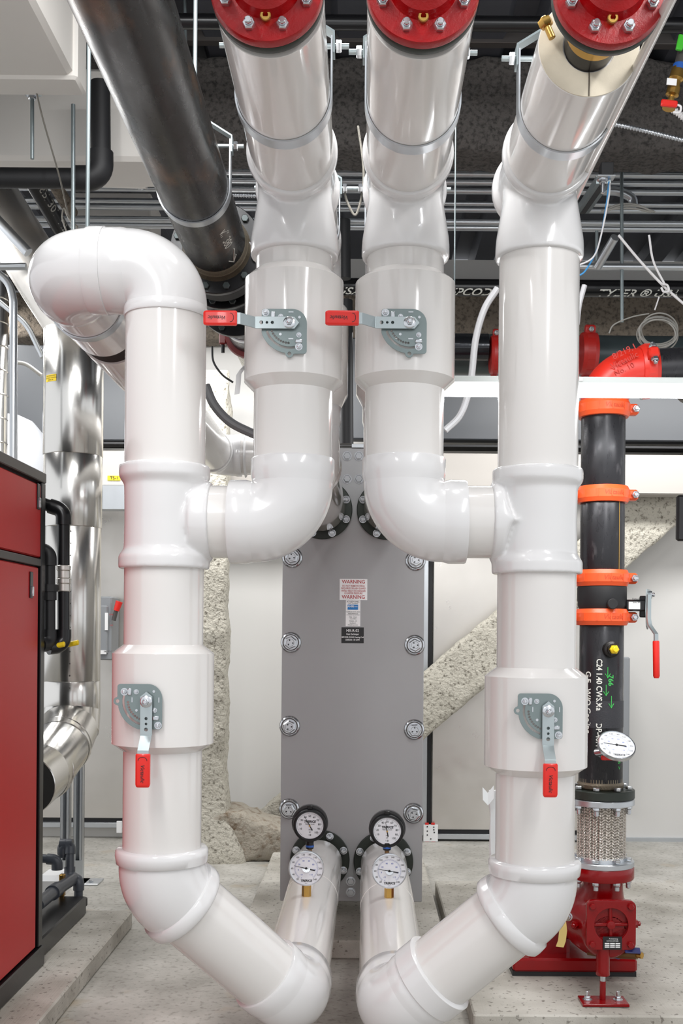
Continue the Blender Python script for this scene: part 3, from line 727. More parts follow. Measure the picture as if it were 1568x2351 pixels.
for (px,py) in ((671,1280),(954,1287),(668,1475),(952,1481),(665,1667),(951,1675),(664,1857),(949,1867),(676,1085),(958,1092)):
    c=P(px,py,HY); c.y=HY; M=rotfr(FRONT(c),random.random())
    s_=HY/F
    o=MB().lathe(M,[(22*s_,0),(22.5*s_,.006),(20*s_,.012),(19*s_,.012),(18.5*s_,.010),(17*s_,.010),(16.5*s_,.020),(14*s_,.020)],40).build('washer',BOLT,hx)
    MB().lathe(M,[(18.6*s_,.0115),(18.6*s_,.0125),(16.7*s_,.0125),(16.7*s_,.0115)],40,closed=True).lathe(M,[(22.8*s_,.0),(23.6*s_,.0),(23.6*s_,.002),(22.8*s_,.002)],40,closed=True).build('dark_ring',GREYD,o)  # dark grey rings in the washer groove and round its rim
    n=MB(); n.lathe(M@Matrix.Translation((0,0,.018)),[(14.5*s_,0),(15*s_,.003),(15*s_,.03),(12.5*s_,.036)],6); n.cyl(M@Matrix.Translation((0,0,.05)),8.5*s_,.006,24,.001); n.build('tie_nut',BOLT,hx,ang=25)
    n=MB()
    for i in range(3):
        a_=i*2*PI/3+1.5; n.cyl(M@Matrix.Translation((5.8*s_*math.cos(a_),5.8*s_*math.sin(a_),.0555)),1.7*s_,.001,10)
    n.tube([M@V((8.2*s_*math.cos(2*PI*i/28),8.2*s_*math.sin(2*PI*i/28),.056)) for i in range(28)],.0007,5,closed=True)
    n.build('tie_rod_mark',BLKTXT,hx)
for (px,py) in ((797,1047),(824,1047),(797,1100),(824,1100),(805,2023),(805,2048)):
    c=P(px,py,HY); c.y=HY; MB().nut(FRONT(c),8.5*HY/F,.014,washer=11*HY/F).build('plate_bolt',BOLT,hx)
def hflange(x,z,label):
    t=MB().lathe(fr((x,HY,z),(0,-1,0)),[(.168,0),(.172,.004),(.172,.022),(.168,.026),(.13,.027)],64).build('port_flange',DKGREEN,hx,label)
    for i in range(8):
        a_=PI/8+i*PI/4; c=V((x+.148*math.cos(a_),HY-.026,z+.148*math.sin(a_))); MB().nut(fr(c,(0,-1,0)),.018,.016,stud=.016,sr=.011,washer=.022).build('flange_nut',BOLT,t)
hflange(XB,zU,'upper left port flange'); hflange(.92*R,zU,'upper right port flange'); hflange(hA.x,hA.z,'lower left port flange'); hflange(hD.x,hD.z,'lower right port flange')
# labels on the plate
def label_card(px0,py0,px1,py1,m,name):
    a=P(px0,py0,HY-.001); b=P(px1,py1,HY-.001); mb=MB(); mb.bb(a.x,b.x,HY-.0015,HY,b.z,a.z); return mb.build(name,m,hx), (a+b)/2
PXH=HY/F
cd,cc=label_card(780,1329,843,1378,WHITE,'warning_label')
mb=MB(); ty=HY-.0022
for (s_,dy,sz) in (('WARNING',7,10.5),('DO NOT REMOVE OSHA',16.5,5.2),('REQUIRED SPLASH GUARD',22,5.2),('WHILE HEAT EXCHANGER',28,5.2),('IS UNDER PRESSURE',33.5,5.2),('WARNING',42,10.5)):
    mb.text(FRONT(V((cc.x,ty,P(812,1329+dy,HY).z))),s_,sz*PXH*1.12,.0002,sx=.93 if sz>8 else .80,bold=.0003 if sz>8 else .0001)
mb.build('lettering',REDTXT,cd,smooth=False)
cd,cc=label_card(794,1378,827,1438,WHITE,'data_label')
mb=MB()
for (s_,dy,sz) in (('XYLEM INC',3.5,5),('HEAT TRANSFER',7.5,2.6),('COMPLIES WITH AHRI',27,2.8),('PERFORMANCE',31,2.8),('STANDARD 400 CERTIFIED',34,2.2),('MIN   MAX',39,3.2),('14.5  MIN',43,3.2),('MODEL  58',48,3),('PATENTS',53,3),('MADE IN U.S.A.',57,3)):
    mb.text(FRONT(V((cc.x,ty,P(812,1378+dy,HY).z))),s_,sz*PXH*1.15,.0002)
mb.build('lettering',BLKTXT,cd,smooth=False)
a=P(798,1388,HY); b=P(822,1400,HY); mb=MB(); mb.bb(a.x,b.x,HY-.0022,HY-.001,b.z,a.z); lo=mb.build('certification_mark',LOGBL,cd)
MB().text(FRONT(V(((a.x+b.x)/2-.012,ty-.0003,(a.z+b.z)/2+.004))),'AHRI',5.5*PXH*1.2,.0002,bold=.0003).text(FRONT(V(((a.x+b.x)/2+.012,ty-.0003,(a.z+b.z)/2+.003))),'CERTIFIED',2.3*PXH*1.2,.0002).build('lettering',WHITE,lo,smooth=False)
cd,cc=label_card(784,1440,835,1477,BLKTXT,'equipment_label')
mb=MB()
for (s_,dy,sz) in (('HX-R-02',8,8),('Heat Exchanger',16,4.6),('SERVICE: DOAS Heating Coil',23,4.2),('DESIGN: 130 GPM',29,4.2)):
    mb.text(FRONT(V((cc.x,ty,P(809,1440+dy,HY).z))),s_,sz*PXH*1.15,.0002,sx=.86,bold=.0002)
mb.build('lettering',WHITE,cd,smooth=False)

# ================================================================== GAUGES
def dial_nums(M, nums, r, size, a0, a1, mb):
    n=len(nums)
    for i,s_ in enumerate(nums):
        a=math.radians(a0+(a1-a0)*i/(n-1)); mb.text(M@Matrix.Translation((r*math.cos(a),r*math.sin(a),0)),s_,size,.0002,bold=.0001)
def ticks(M,r0,r1,n,a0,a1,w,mb):
    for i in range(n):
        a=math.radians(a0+(a1-a0)*i/(n-1)); A=M@Matrix.Rotation(a,4,'Z'); rr=r0 if i%5 else r0-(r1-r0)*.7
        mb.box(A@Matrix.Translation(((rr+r1)/2,0,0)),r1-rr,w,.0004)
def needle(M,ang,L,tail,w,mb):
    A=M@Matrix.Rotation(math.radians(ang),4,'Z')
    mb.prism(A,[(-tail,-w*1.6),(-tail,w*1.6),(-tail*.3,w*1.2),(0,w),(L,w*.25),(L,-w*.25),(0,-w),(-tail*.3,-w*1.2)],.001)
def pressure_gauge(px,py,Y,r,ang,label,pipez):
    c=P(px,py,Y); t=thing('pressure_gauge',(c.x,c.y,pipez),label,'gauge','pressure gauges on the lower pipes')
    n=V((0,-1,-.12)).normalized(); M=fr(c,n,(1,0,0)); 
    MB().lathe(M,[(r*.86,-.055),(r*.98,-.05),(r*1.0,-.028),(r*1.0,-.022)],56).build('gauge_case',mat('black_gauge_case',(44,44,46),.3,coat=.3),t)
    M2=M@Matrix.Translation((0,-r*.10,0))
    MB().lathe(M2,[(r*.93,-.03),(r*.93,-.008),(r*.90,.002),(r*.80,.004),(r*.76,-.002),(r*.74,-.006)],56).build('bezel',BLACK,t)
    MB().cyl(M2@Matrix.Translation((0,0,-.008)),r*.76,.003,48).build('dial_face',DIAL,t)
    mb=MB(); Q=M2@Matrix.Translation((0,0,-.0042))
    dial_nums(Q,['','10','20','30','40','50','60','70','80','90','100'],r*.53,r*.15,228,-48,mb)
    ticks(Q,r*.66,r*.70,51,228,-48,r*.008,mb)
    mb.text(Q@Matrix.Translation((0,r*.22,0)),'TRERICE',r*.17,.0002,shear=.2,bold=.0006); mb.text(Q@Matrix.Translation((0,r*.08,0)),'PRESSURE GAUGE',r*.065,.0002)
    mb.text(Q@Matrix.Translation((0,-r*.24,0)),'1008-1',r*.06,.0002)
    mb.text(Q@Matrix.Translation((0,-r*.36,0)),'psi',r*.09,.0002); mb.text(Q@Matrix.Translation((0,-r*.52,0)),'i @',r*.11,.0002)
    needle(Q@Matrix.Translation((0,0,.0012)),ang,r*.55,r*.3,r*.02,mb)
    mb.build('dial_markings',BLKTXT,t,smooth=False)
    MB().cyl(Q@Matrix.Translation((0,0,.001)),r*.045,.003,16).build('needle_hub',BRASS,t)
    MB().box(M@Matrix.Translation((0,r*.9,-.012)),r*.28,r*.2,.012,.002).build('case_clip',BLACK,t)
    MB().cyl2(V((c.x,c.y+.03,c.z-r*.8)),V((c.x,c.y+.03,pipez-.0)),.012,6).build('stem',BRONZE,t)
    MB().cyl2(V((c.x,c.y+.03,pipez+.035)),V((c.x,c.y+.03,pipez+.075)),.021,16,.002).build('snubber',BLACK,t)
    MB().cyl2(V((c.x,c.y+.03,pipez+.045)),V((c.x,c.y+.03,pipez+.055)),.0225,20).build('blue_ring',BLUE,t)
def thermometer(px,py,Y,r,ang,label,pipez,n=V((0,-1,-.05)),grp='dial thermometers on the lower pipes',brass=True,back=None):
    c=P(px,py,Y); t=thing('dial_thermometer',(c.x,c.y,pipez),label,'thermometer',grp)
    n=V(n).normalized(); M=fr(c,n,(1,0,0))
    MB().lathe(M,[(r*.9,-.022),(r*.98,-.018),(r,-.004),(r*.985,.003),(r*.93,.004),(r*.92,-.005)],56).build('bezel',BOLT,t)
    MB().cyl(M@Matrix.Translation((0,0,-.006)),r*.93,.005,48).build('dial_face',DIAL,t)
    Q=M@Matrix.Translation((0,0,-.0008)); mb=MB()
    dial_nums(Q,['20','40','60','80','100','120','140','160','180','200','220','240'],r*.79,r*.135,232,-52,mb)
    ticks(Q,r*.66,r*.69,56,232,-52,r*.006,mb)
    mb.text(Q@Matrix.Translation((0,-r*.70,0)),'TRERICE',r*.17,.0002,shear=.2,bold=.0006); mb.text(Q@Matrix.Translation((0,-r*.84,0)),'U.S.A.',r*.06,.0002)
    mb.text(Q@Matrix.Translation((-r*.46,-r*.56,0)),'F',r*.11,.0002)
    needle(Q@Matrix.Translation((0,0,.0012)),ang,r*.7,r*.5,r*.022,mb); mb.cyl(Q,r*.07,.003,16)
    mb.build('dial_markings',BLKTXT,t,smooth=False)
    mb=MB(); dial_nums(Q,['-10','0','20','40','60','80','100','115'],r*.45,r*.12,232,-52,mb); ticks(Q,r*.585,r*.62,51,232,-52,r*.006,mb)
    mb.tube([Q@V((r*.64*math.cos(math.radians(232-284*i/40)),r*.64*math.sin(math.radians(232-284*i/40)),0)) for i in range(41)],r*.005,5); mb.text(Q@Matrix.Translation((-r*.26,-r*.54,0)),'C',r*.1,.0002)
    mb.build('inner_scale',BLUTXT,t,smooth=False)
    if brass:
        MB().cyl2(V((c.x+.0,c.y+.04,c.z-r*.5)),V((c.x,c.y+.04,pipez-.02)),.021,6).build('brass_well',BRASS,t)
        MB().cyl2(V((c.x,c.y+.0,c.z)),V((c.x,c.y+.045,c.z-.02)),.018,16).build('neck',BOLT,t)
    return t,M
def pz(base,hh,Y,r=.965): return (base+(hh-base)*((Y-base.y)/(hh.y-base.y))).z+R*r
pressure_gauge(711,1892,5.75,42*5.75/F,118,'left pressure gauge with black case, needle reading about 38',pz(bA,hA,5.78))
pressure_gauge(889,1905,5.75,42.5*5.75/F,100,'right pressure gauge with black case, needle reading about 46',pz(bD,hD,5.78))
thermometer(703,1994,4.86,41*4.86/F,167,'left dial thermometer with silver rim on a brass stem',pz(bA,hA,4.9)+.01)
thermometer(894,2000,4.86,41*4.86/F,170,'right dial thermometer with silver rim on a brass stem',pz(bD,hD,4.9)+.01)

# ================================================================== RED CABINET (boiler) AT LEFT
bX=-1.59; bY1=5.38; bz1=P(103,1087,bY1).z
cab=thing('boiler_cabinet',(bX-.5,4.6,.1),'tall red metal equipment cabinet with black trim at the left edge','cabinet')
zs1=P(95,1285,bY1).z; zs0=P(95,1302,bY1).z; zbase=P(90,2165,bY1).z; ztopd=P(97,1100,bY1).z
mb=MB(); mb.bb(bX-1.0,bX-.02,3.0,bY1,.2,bz1-.02); mb.build('cabinet_body',BLACKM,cab)
mb=MB(); mb.bb(bX-1.0,bX+.012,2.98,bY1+.01,bz1-.05,bz1,.004); mb.build('top_trim',GREYD,cab)
mb=MB(); mb.bb(bX-.02,bX+.008,bY1-.05,bY1+.012,.2,bz1-.05,.004); mb.build('corner_trim',BLACK,cab)
mb=MB(); mb.bb(bX-.03,bX+.004,3.0,bY1-.052,zs1+.006,bz1-.065,.006); ud=mb.build('upper_door',REDC,cab)
mb=MB(); mb.bb(bX-.03,bX+.004,3.0,bY1-.085,zbase+.0,zs0-.006,.006); ld=mb.build('lower_door',REDC,cab)
mb=MB(); mb.bb(bX-.03,bX+.006,3.0,bY1-.05,zs0,zs1,.003); mb.build('middle_trim',GREYD,cab)
mb=MB(); mb.bb(bX-1.0,bX+.02,2.95,bY1+.015,.1,zbase-.01,.006); mb.build('base_rail',BLACK,cab)
for (px,py,d,pp) in ((83,1140,ud,1),(68,1343,ld,1)):
    Yl=bX/((px-CX)/F); c=P(px,py,Yl); c.x=bX+.006
    M=fr(c,(1,0,0),(0,1,0)); 
    lat=MB().box(M,.045,.125,.006,.002).build('latch_recess',BLACK,d)
    MB().box(M@Matrix.Translation((.002,-.03,.006)),.022,.05,.01,.003).build('latch_handle',BOLT,lat)
# black base box behind the cabinet
t=thing('condensate_box',(-1.85,5.9,.1),'low black box on the pad behind the red cabinet, grey pipes above it','box')
MB().bb(-2.2,-1.61,5.42,6.36,.1,.205,.008).build('box_body',BLACK,t)
MB().lathe(fr((-1.76,5.75,.205)),[(.03,0),(.03,.003),(.022,.004),(.02,.001),(0,.001)],28).build('lid_plug',BLACKM,t)
# grey PVC condensate piping
def run(name, pts, r, m, label=None, cat=None, parent=None, bend=.05, fit=None, group=None, seg=20):
    pts=[V(p) for p in pts]; out=[pts[0]]; fits=[]
    for i in range(1,len(pts)-1):
        d1=(pts[i]-pts[i-1]).normalized(); d2=(pts[i+1]-pts[i]).normalized()
        if d1.angle(d2)<.02: out.append(pts[i]); continue
        a_,tt=arc_pts(pts[i],d1,d2,bend,8); out+=a_; fits.append([a_[0]-d1*r*1.2]+a_+[a_[-1]+d2*r*1.2])
    out.append(pts[-1])
    o=MB().tube(out,r,seg).build(name,m,parent)
    if label: tag(o,label,cat,group)
    if fit:
        for f_ in fits: MB().tube(f_,r*1.25,seg).build('elbow_fitting',fit,o if True else None)
    return o
run('drain_pipe',[P(86,2078,5.9),P(125,2046,6.2),P(168,2018,6.5)],.035,PVCG,'grey plastic drain pipe slanting up from the black box','pipe',fit=PVCG)
run('drain_pipe',[P(180,2060,6.5),P(181,2022,6.5),P(160,2010,6.55),P(161,1938,6.6),P(144,1938,6.6),P(144,1968,6.6)],.026,PVCG,'grey plastic drain pipe with a raised loop of elbows','pipe',bend=.03,fit=PVCG)
run('drain_pipe',[P(88,1970,6.5),P(131,1974,6.5),P(131,1992,6.5)],.026,PVCG,'short grey plastic pipe elbow coming from behind the red cabinet','pipe',bend=.03,fit=PVCG)
tag(MB().cyl2(P(181,2062,6.4),P(181,2080,6.4),.05,24,.004).build('pipe_socket',BLACK),'black round socket where the loop pipe meets the box','pipe fitting')
tag(MB().box(fr(P(143,2032,6.4)),.03,.04,.13,.004).build('pipe_clamp',BRASS),'yellowish metal clamp on the slanting drain pipe','clamp')
tag(MB().bb(P(85,2050,6.8).x,P(146,2050,6.8).x,6.75,7.0,P(100,2068,6.8).z,P(100,2008,6.8).z,.03).build('white_plastic_tank',WHITE),'small white plastic container behind the red cabinet','container')
# strut posts
for (px,l) in ((150,'left'),(180,'right')):
    a=P(px,1740,7.6); b=P(px,2012,7.6)
    t=thing('strut_post',(b.x,7.6,0),'%s of the two galvanised strut posts under the chrome flue'%l,'post','strut posts under the flue')
    mb=MB(); w=.062
    for (x0,x1,y0,y1) in ((-w/2,-w/2+.006,-w/2,w/2),(w/2-.006,w/2,-w/2,w/2),(-w/2,w/2,w/2-.006,w/2),(-w/2,-w/2+.018,-w/2,-w/2+.006),(w/2-.018,w/2,-w/2,-w/2+.006)):
        mb.bb(b.x+x0,b.x+x1,7.6+y0,7.6+y1,0.01,a.z)
    mb.build('channel',GALV,t)
    mb=MB(); mb.bb(b.x-.06,b.x+.16,7.5,7.68,0,.012,.003); mb.bb(b.x-.04,b.x+.04,7.56,7.566,.01,.16); mb.build('base_plate',GALV,t)
    MB().nut(fr((b.x+.10,7.56,.012)),.015,.014).build('anchor_bolt',BOLT,t)
# chrome flue
fY=6.8; fr_=.183; fx=P(168,1000,fY).x
fl=thing('flue_duct',(fx,fY,.5),'large polished stainless flue duct rising behind the red cabinet','duct')
zt1=P(165,760,fY).z; z1_=P(165,1048,fY).z; z2_=P(165,1212,fY).z; z3_=P(165,1563,fY).z; z4_=P(165,1640,fY).z
for (a_,b_,rr) in ((z1_,zt1,1.0),(z2_,z1_,.985),(z3_,z2_,.965),(z4_,z3_,.975)):
    MB().lathe(fr((fx,fY,0)),[(fr_*rr-.002,a_),(fr_*rr,a_+.003),(fr_*rr,b_-.003),(fr_*rr-.002,b_)],64).build('duct_section',CHROME,fl)
mb=MB(); mb.tube([V((fx,fY,zt1-.01)),V((fx-.02,fY,zt1+.05)),V((fx-.22,fY,zt1+.36)),V((fx-.5,fY,zt1+.8))],fr_*.92,48); mb.build('angled_section',BRUSH,fl)
p0=V((fx,fY,z4_+.02)); g=[p0,P(160,1668,fY-.05),P(140,1712,fY-.3),P(95,1772,fY-.62),P(60,1800,fY-.9)]
for i in range(len(g)-1):
    d=(g[i+1]-g[i]).normalized(); MB().lathe(fr(g[i]-d*.03,d),[(fr_*.97,0),(fr_*(.98-.02*i),.01),(fr_*(.98-.02*i),(g[i+1]-g[i]).length+.06),(fr_*(.96-.02*i),(g[i+1]-g[i]).length+.065)],56).build('elbow_gore',CHROME,fl)
# rivet row
rv=[]
for i in range(14):
    z=P(165,1225+27*i,fY).z; a_=math.radians(-78)
    rv.append(MB().cyl(fr((fx+fr_*.965*math.cos(a_),fY+fr_*.965*math.sin(a_),z),(math.cos(a_),math.sin(a_),0)),.0045,.003,8).build('rivet',GREYD,fl))
def wrap_card(px0,px1,py0,py1,m,name,txt,parent,rr=fr_*1.004,cx=fx,cy=fY,tm=None,ts=.012):
    a=P(px0,py0,cy-rr); b=P(px1,py1,cy-rr); mb=MB(); n=8; vs=[];fs=[]
    x0=max(-.99,min(.99,(a.x-cx)/rr)); x1=max(-.99,min(.99,(b.x-cx)/rr))
    for i in range(n+1):
        th=math.asin(x0)+(math.asin(x1)-math.asin(x0))*i/n
        for z in (b.z,a.z): vs.append(V((cx+(rr+.001)*math.sin(th),cy-(rr+.001)*math.cos(th),z)))
    for i in range(n): fs.append((2*i,2*i+2,2*i+3,2*i+1))
    mb.add(vs,fs); o=mb.build(name,m,parent)
    if txt:
        thm=(math.asin(x0)+math.asin(x1))/2; mt=MB()
        for k_,s_ in enumerate(txt):
            zz_=a.z-(k_+.7)*(a.z-b.z)/(len(txt)+.4)
            mt.text(None,s_,ts,.0001,bend=lambda x,y,z:V((cx+(rr+.002)*math.sin(thm+x/rr),cy-(rr+.002)*math.cos(thm+x/rr),zz_+y)))
        mt.build('lettering',tm or BLKTXT,o,smooth=False)
    return o
wrap_card(100,128,857,873,YELLOW,'yellow_label',['CAUTION HOT','DO NOT TOUCH','NFPA 54'],fl)
wrap_card(226,233,1084,1102,YELLOW,'yellow_label',None,fl)
# ring-banded duct at the very left
t=thing('banded_duct',(P(-20,800,7.3).x,7.3,0),'ring-banded dark metal duct at the far left edge','duct')
x_=P(-28,800,7.2).x; mb=MB()
pts=[]; prof=[]
z=P(0,1075,7.2).z
while z<P(0,560,7.2).z:
    prof+=[(.128,z),(.133,z+.006),(.128,z+.012),(.128,z+.155)]; z+=.158
mb.lathe(fr((x_,7.2,0)),prof,40); mb.build('duct_wall',CHROME,t)
mb=MB(); mb.tube([V((x_,7.2,z-.01)),V((x_-.02,7.2,z+.2)),V((x_-.3,7.2,z+.6))],.128,40); mb.build('duct_bend',CHROME,t)
# black gas pipes by the cabinet
run('gas_pipe',[P(98,1156,5.55),P(146,1172,5.55),P(146,1482,5.55),P(112,1486,5.5)],.031,BLACK,'glossy black vertical pipe beside the cabinet with silver coupling','pipe',bend=.05,fit=BLACK)
o=bpy.context.scene.objects['gas_pipe']
for (y0,y1,rr) in ((1298,1310,.036),(1310,1328,.034),(1328,1340,.036),(1340,1358,.034)):
    MB().cyl2(P(146,y0,5.55),P(146,y1,5.55),rr,28,.003).build('press_coupling',BRUSH,o,label='silver press coupling')
o2=run('gas_pipe',[P(96,1262,5.5),P(114,1268,5.5),P(114,1480,5.5),P(84,1482,5.4)],.028,BLACKM,'shorter matte black vertical pipe nearest the red cabinet','pipe',bend=.045,fit=BLACKM)
MB().cyl2(P(114,1342,5.5),P(114,1358,5.5),.042,8).build('union_nut',BLACKM,o2); MB().cyl2(P(114,1358,5.5),P(114,1378,5.5),.036,8).build('union_nut',BLACKM,o2)
for (px,py,Yy,l) in ((136,1481,5.5,'left'),(168,1477,5.62,'right')):
    tag(MB().tube([P(px-14,py+3,Yy),P(px-12,py+3,Yy),P(px+11,py-2,Yy),P(px+13,py-2,Yy)],[.010,.014,.014,.010],14).build('valve_handle',YELLOW),'%s of two small yellow valve handles under the black pipes'%l,'handle','yellow handles by the black pipes')
# conduits at far left
run('conduit',[P(31,1085,6.3),P(31,690,6.3),P(22,650,6.3),P(-25,610,6.3)],.022,GALV,'grey metal conduit bending left, standing behind the red cabinet','conduit',bend=.15)
run('conduit',[P(-20,612,6.6),P(60,612,6.6)],.022,GALV,'short horizontal conduit meeting the white looped elbow at far left','conduit')
run('conduit',[P(-10,685,6.9),P(62,745,6.9),P(98,820,6.9)],.017,GALV,'bent conduit passing behind the vertical conduit at left','conduit',bend=.3)
run('flexible_cable',bezier([P(38,832,7.6),P(62,838,7.6),P(95,862,7.6)]),.014,WIREG,'grey cable arching behind the chrome flue','cable')
run('conduit',[P(-20,490,6.4),P(65,580,6.4)],.03,GALV,'thick silver conduit slanting down at far left above the loop','conduit')
# disconnect switch
sw=thing('disconnect_switch',(P(246,1515,9.0).x,9.0,P(246,1515,9.0).z),'grey electrical disconnect box with red lever on the back wall','switch box')
a=P(228,1370,9.0); b=P(260,1515,9.0); MB().bb(a.x,b.x,8.92,9.2,b.z,a.z,.01).build('box_body',GREYB,sw)
c=P(250,1440,8.9); MB().bb(P(240,1,8.9).x,P(258,1,8.9).x,8.895,8.925,P(1,1500,8.9).z,P(1,1388,8.9).z,.01).build('cover',GREYB,sw)
MB().tube([P(261,1425,8.9),P(267,1400,8.9)],.018,12).build('lever_arm',GREYD,sw); MB().tube([P(267,1402,8.9),P(274,1381,8.9)],[.024,.03],14).build('lever_grip',REDG,sw)
cd=MB().bb(P(252,1,8.89).x,P(259,1,8.89).x,8.888,8.894,P(1,1445,8.89).z,P(1,1405,8.89).z).build('on_off_label',WHITE,sw)
MB().text(FRONT(P(255.5,1411,8.886)),'ON',.02,.0003).text(FRONT(P(255.5,1436,8.886)),'OFF',.016,.0003).build('lettering',REDTXT,cd,smooth=False)
cd=MB().bb(P(240,1,8.89).x,P(256,1,8.89).x,8.888,8.894,P(1,1500,8.89).z,P(1,1491,8.89).z).build('name_label',WHITE,sw)
MB().text(FRONT(P(248,1495.5,8.886)),'240 VOLT',.016,.0003).build('lettering',BLKTXT,cd,smooth=False)
# far white vessel behind flue, galvanised rail, white ducts
t=thing('white_vessel',(P(35,1130,8.4).x,8.4,1.5),'white rounded vessel end behind the cabinet and flue at left','tank')
c=P(30,1100,8.4); MB().lathe(fr(c,(1,0,0)),[(.5,-1.2),(.5,-.05),(.49,.05),(.45,.14),(.38,.2),(.25,.25),(.1,.27),(0,.272)],48).build('vessel_shell',mat('grey_white_shell',(172,174,178),.4),t,ang=60)
def dbox(name,px0,px1,py0,py1,Y0,Y1,m,label,cat,bev=.01):
    a=P(px0,py0,Y0); b=P(px1,py1,Y0); return tag(MB().bb(a.x,b.x,Y0,Y1,b.z,a.z,bev).build(name,m),label,cat)
dbox('insulated_duct',225,2100,1034,1140,8.68,8.86,mat('beige_duct_wrap',(168,163,157),.5),'long white insulated duct running along the back wall at mid height','duct')
dbox('dark_duct',800,2100,775,1018,8.72,8.86,DUCTG,'dark grey smooth duct running along the back wall above the white one','duct')
dbox('dark_duct',-200,318,790,1012,8.72,8.86,DUCTG,'dark grey duct face behind the chrome flue at left','duct')
dbox('steel_rail',-200,2100,1014,1031,8.66,8.86,BLACKM,'black horizontal angle rail between dark duct and white duct','rail')
dbox('steel_rail',60,300,1111,1172,8.58,8.66,GALV,'galvanised channel below the white duct left of the outer pipe','rail')
cd=dbox('tape_label',247,276,1092,1103,8.672,8.678,YELLOW,'strip of yellow tape marked TS-1 on the white duct','label',0)
MB().text(FRONT(P(262,1097.5,8.669)),'TS-1',.036,.0005,bold=.0006).build('lettering',BLKTXT,cd,smooth=False)

# ================================================================== RIGHT PUMP ASSEMBLY
PY=5.05; RPp=50*PY/F; X0=P(1380,1600,PY).x
def pv(py,Y=PY): return P(1380,py,Y).z
pp=thing('steel_pipe',(X0,PY,pv(1805)),'black vertical steel pipe with white marker writing above the red pump','pipe')
for (y0,y1) in ((1125,948),(1325,1140),(1808,1425)):
    MB().lathe(fr((X0,PY,0)),[(RPp-.001,pv(y0)),(RPp,pv(y0)+.002),(RPp,pv(y1)-.002),(RPp-.001,pv(y1))],56).build('pipe_section',BPIPE,pp)
MB().lathe(fr((X0,PY,0)),[(RPp+.001,pv(1668)),(RPp+.001,pv(1607))],56).build('wire_wrap_band',mat('scuffed_black',(58,58,62),.5,.3,bump=.5,bscale=160),pp)
def wrapv(z0,ang0,rot=-1):     # text reading downwards on the vertical pipe
    def fn(x,y,z):
        a=ang0+y/RPp; rr=RPp+.001+z
        return V((X0+rr*math.sin(a),PY-rr*math.cos(a),z0-x))
    return fn
mb=MB()
mb.text(None,'C24 1.40 CWS.Ma',.036,.0002,bend=wrapv(pv(1570),math.radians(-18)),align='CENTER',sx=.86,bold=.0007)
mb.text(None,'DP-40H #',.036,.0002,bend=wrapv(pv(1690),math.radians(-18)),sx=.9,bold=.0007)
mb.text(None,'G.F.  W/O Cooling',.038,.0002,bend=wrapv(pv(1610),math.radians(-48)),sx=.95,bold=.0007)
mb.build('marker_writing',WHTTXT,pp,smooth=False)
mb=MB(); fn=wrapv(pv(1560),math.radians(12)); mb.text(None,'766',.034,.0002,bend=fn,bold=.0006)
fn=wrapv(pv(1745),math.radians(42)); mb.text(None,'766 >',.03,.0002,bend=fn)
for (y0,aa,L) in ((1530,4,.05),(1570,0,.05),(1595,14,.055)):
    fn=wrapv(pv(y0),math.radians(aa)); mb.tube([fn(0,0,.001),fn(L,0,.001)],.0018,6); mb.tube([fn(L-.02,.012,.001),fn(L,0,.001),fn(L-.02,-.012,.001)],.0018,6)
mb.build('marker_writing',GRNTXT,pp,smooth=False)
MB().tube([V((X0+(RPp+.0005)*math.sin(.62),PY-(RPp+.0005)*math.cos(.62),pv(yy))) for yy in (1312,1145)],.0018,6).build('yellow_stripe',BRASS,pp)
c=V((X0+.02,PY-RPp-.0,pv(1490))); MB().lathe(fr(c,(0.1,-1,0)),[(.04,-.02),(.036,0.02),(.026,.026),(.026,.04),(0,.04)],28).build('threaded_outlet',BSTEEL,pp)
MB().nut(fr(c+V((.004,-.04,0)),(0.1,-1,0)),.021,.02,stud=.012,sr=.013).build('yellow_plug',YELLOW,pp)
def gcoupling(C,ax,r,m,label,ear=1,both=True,w=.062,twist=0.0,grp='grooved couplings on the black vertical pipe'):
    t=thing('grooved_coupling',C,label,'coupling',grp)
    ax=V(ax).normalized(); M=fr(C,ax,(0,1,0) if abs(ax.y)<.9 else (1,0,0))
    if twist: M=rotfr(M,twist)
    hb=MB().lathe(M,[(r*.99,-w*.62),(r*1.10,-w*.60),(r*1.17,-w*.36),(r*1.19,-w*.3),(r*1.19,w*.3),(r*1.17,w*.36),(r*1.10,w*.60),(r*.99,w*.62)],64)
    for a_ in range(0,360,30):
        A=M@Matrix.Rotation(math.radians(a_+8),4,'Z')@Matrix.Translation((r*1.19,0,0)); hb.box(A,.004,.006,w*.55)
    hb.build('housing',m,t,ang=20)
    for sg in (1,-1):
        A=M@Matrix.Translation((0,sg*r*1.28,0)); 
        mb=MB(); mb.box(A,r*.5,r*.52,w*.8,.008); mb.build('bolt_lug',m,t)
        B=A@Matrix.Translation((0,sg*.01,0))
        z=B.to_3x3()@V((1,0,0)); c=B.translation
        for q_ in (1,-1): MB().nut(fr(c+z*q_*r*.25,z*q_),.018,.017,stud=.012,sr=.011).build('track_bolt',BOLT,t)
    return t
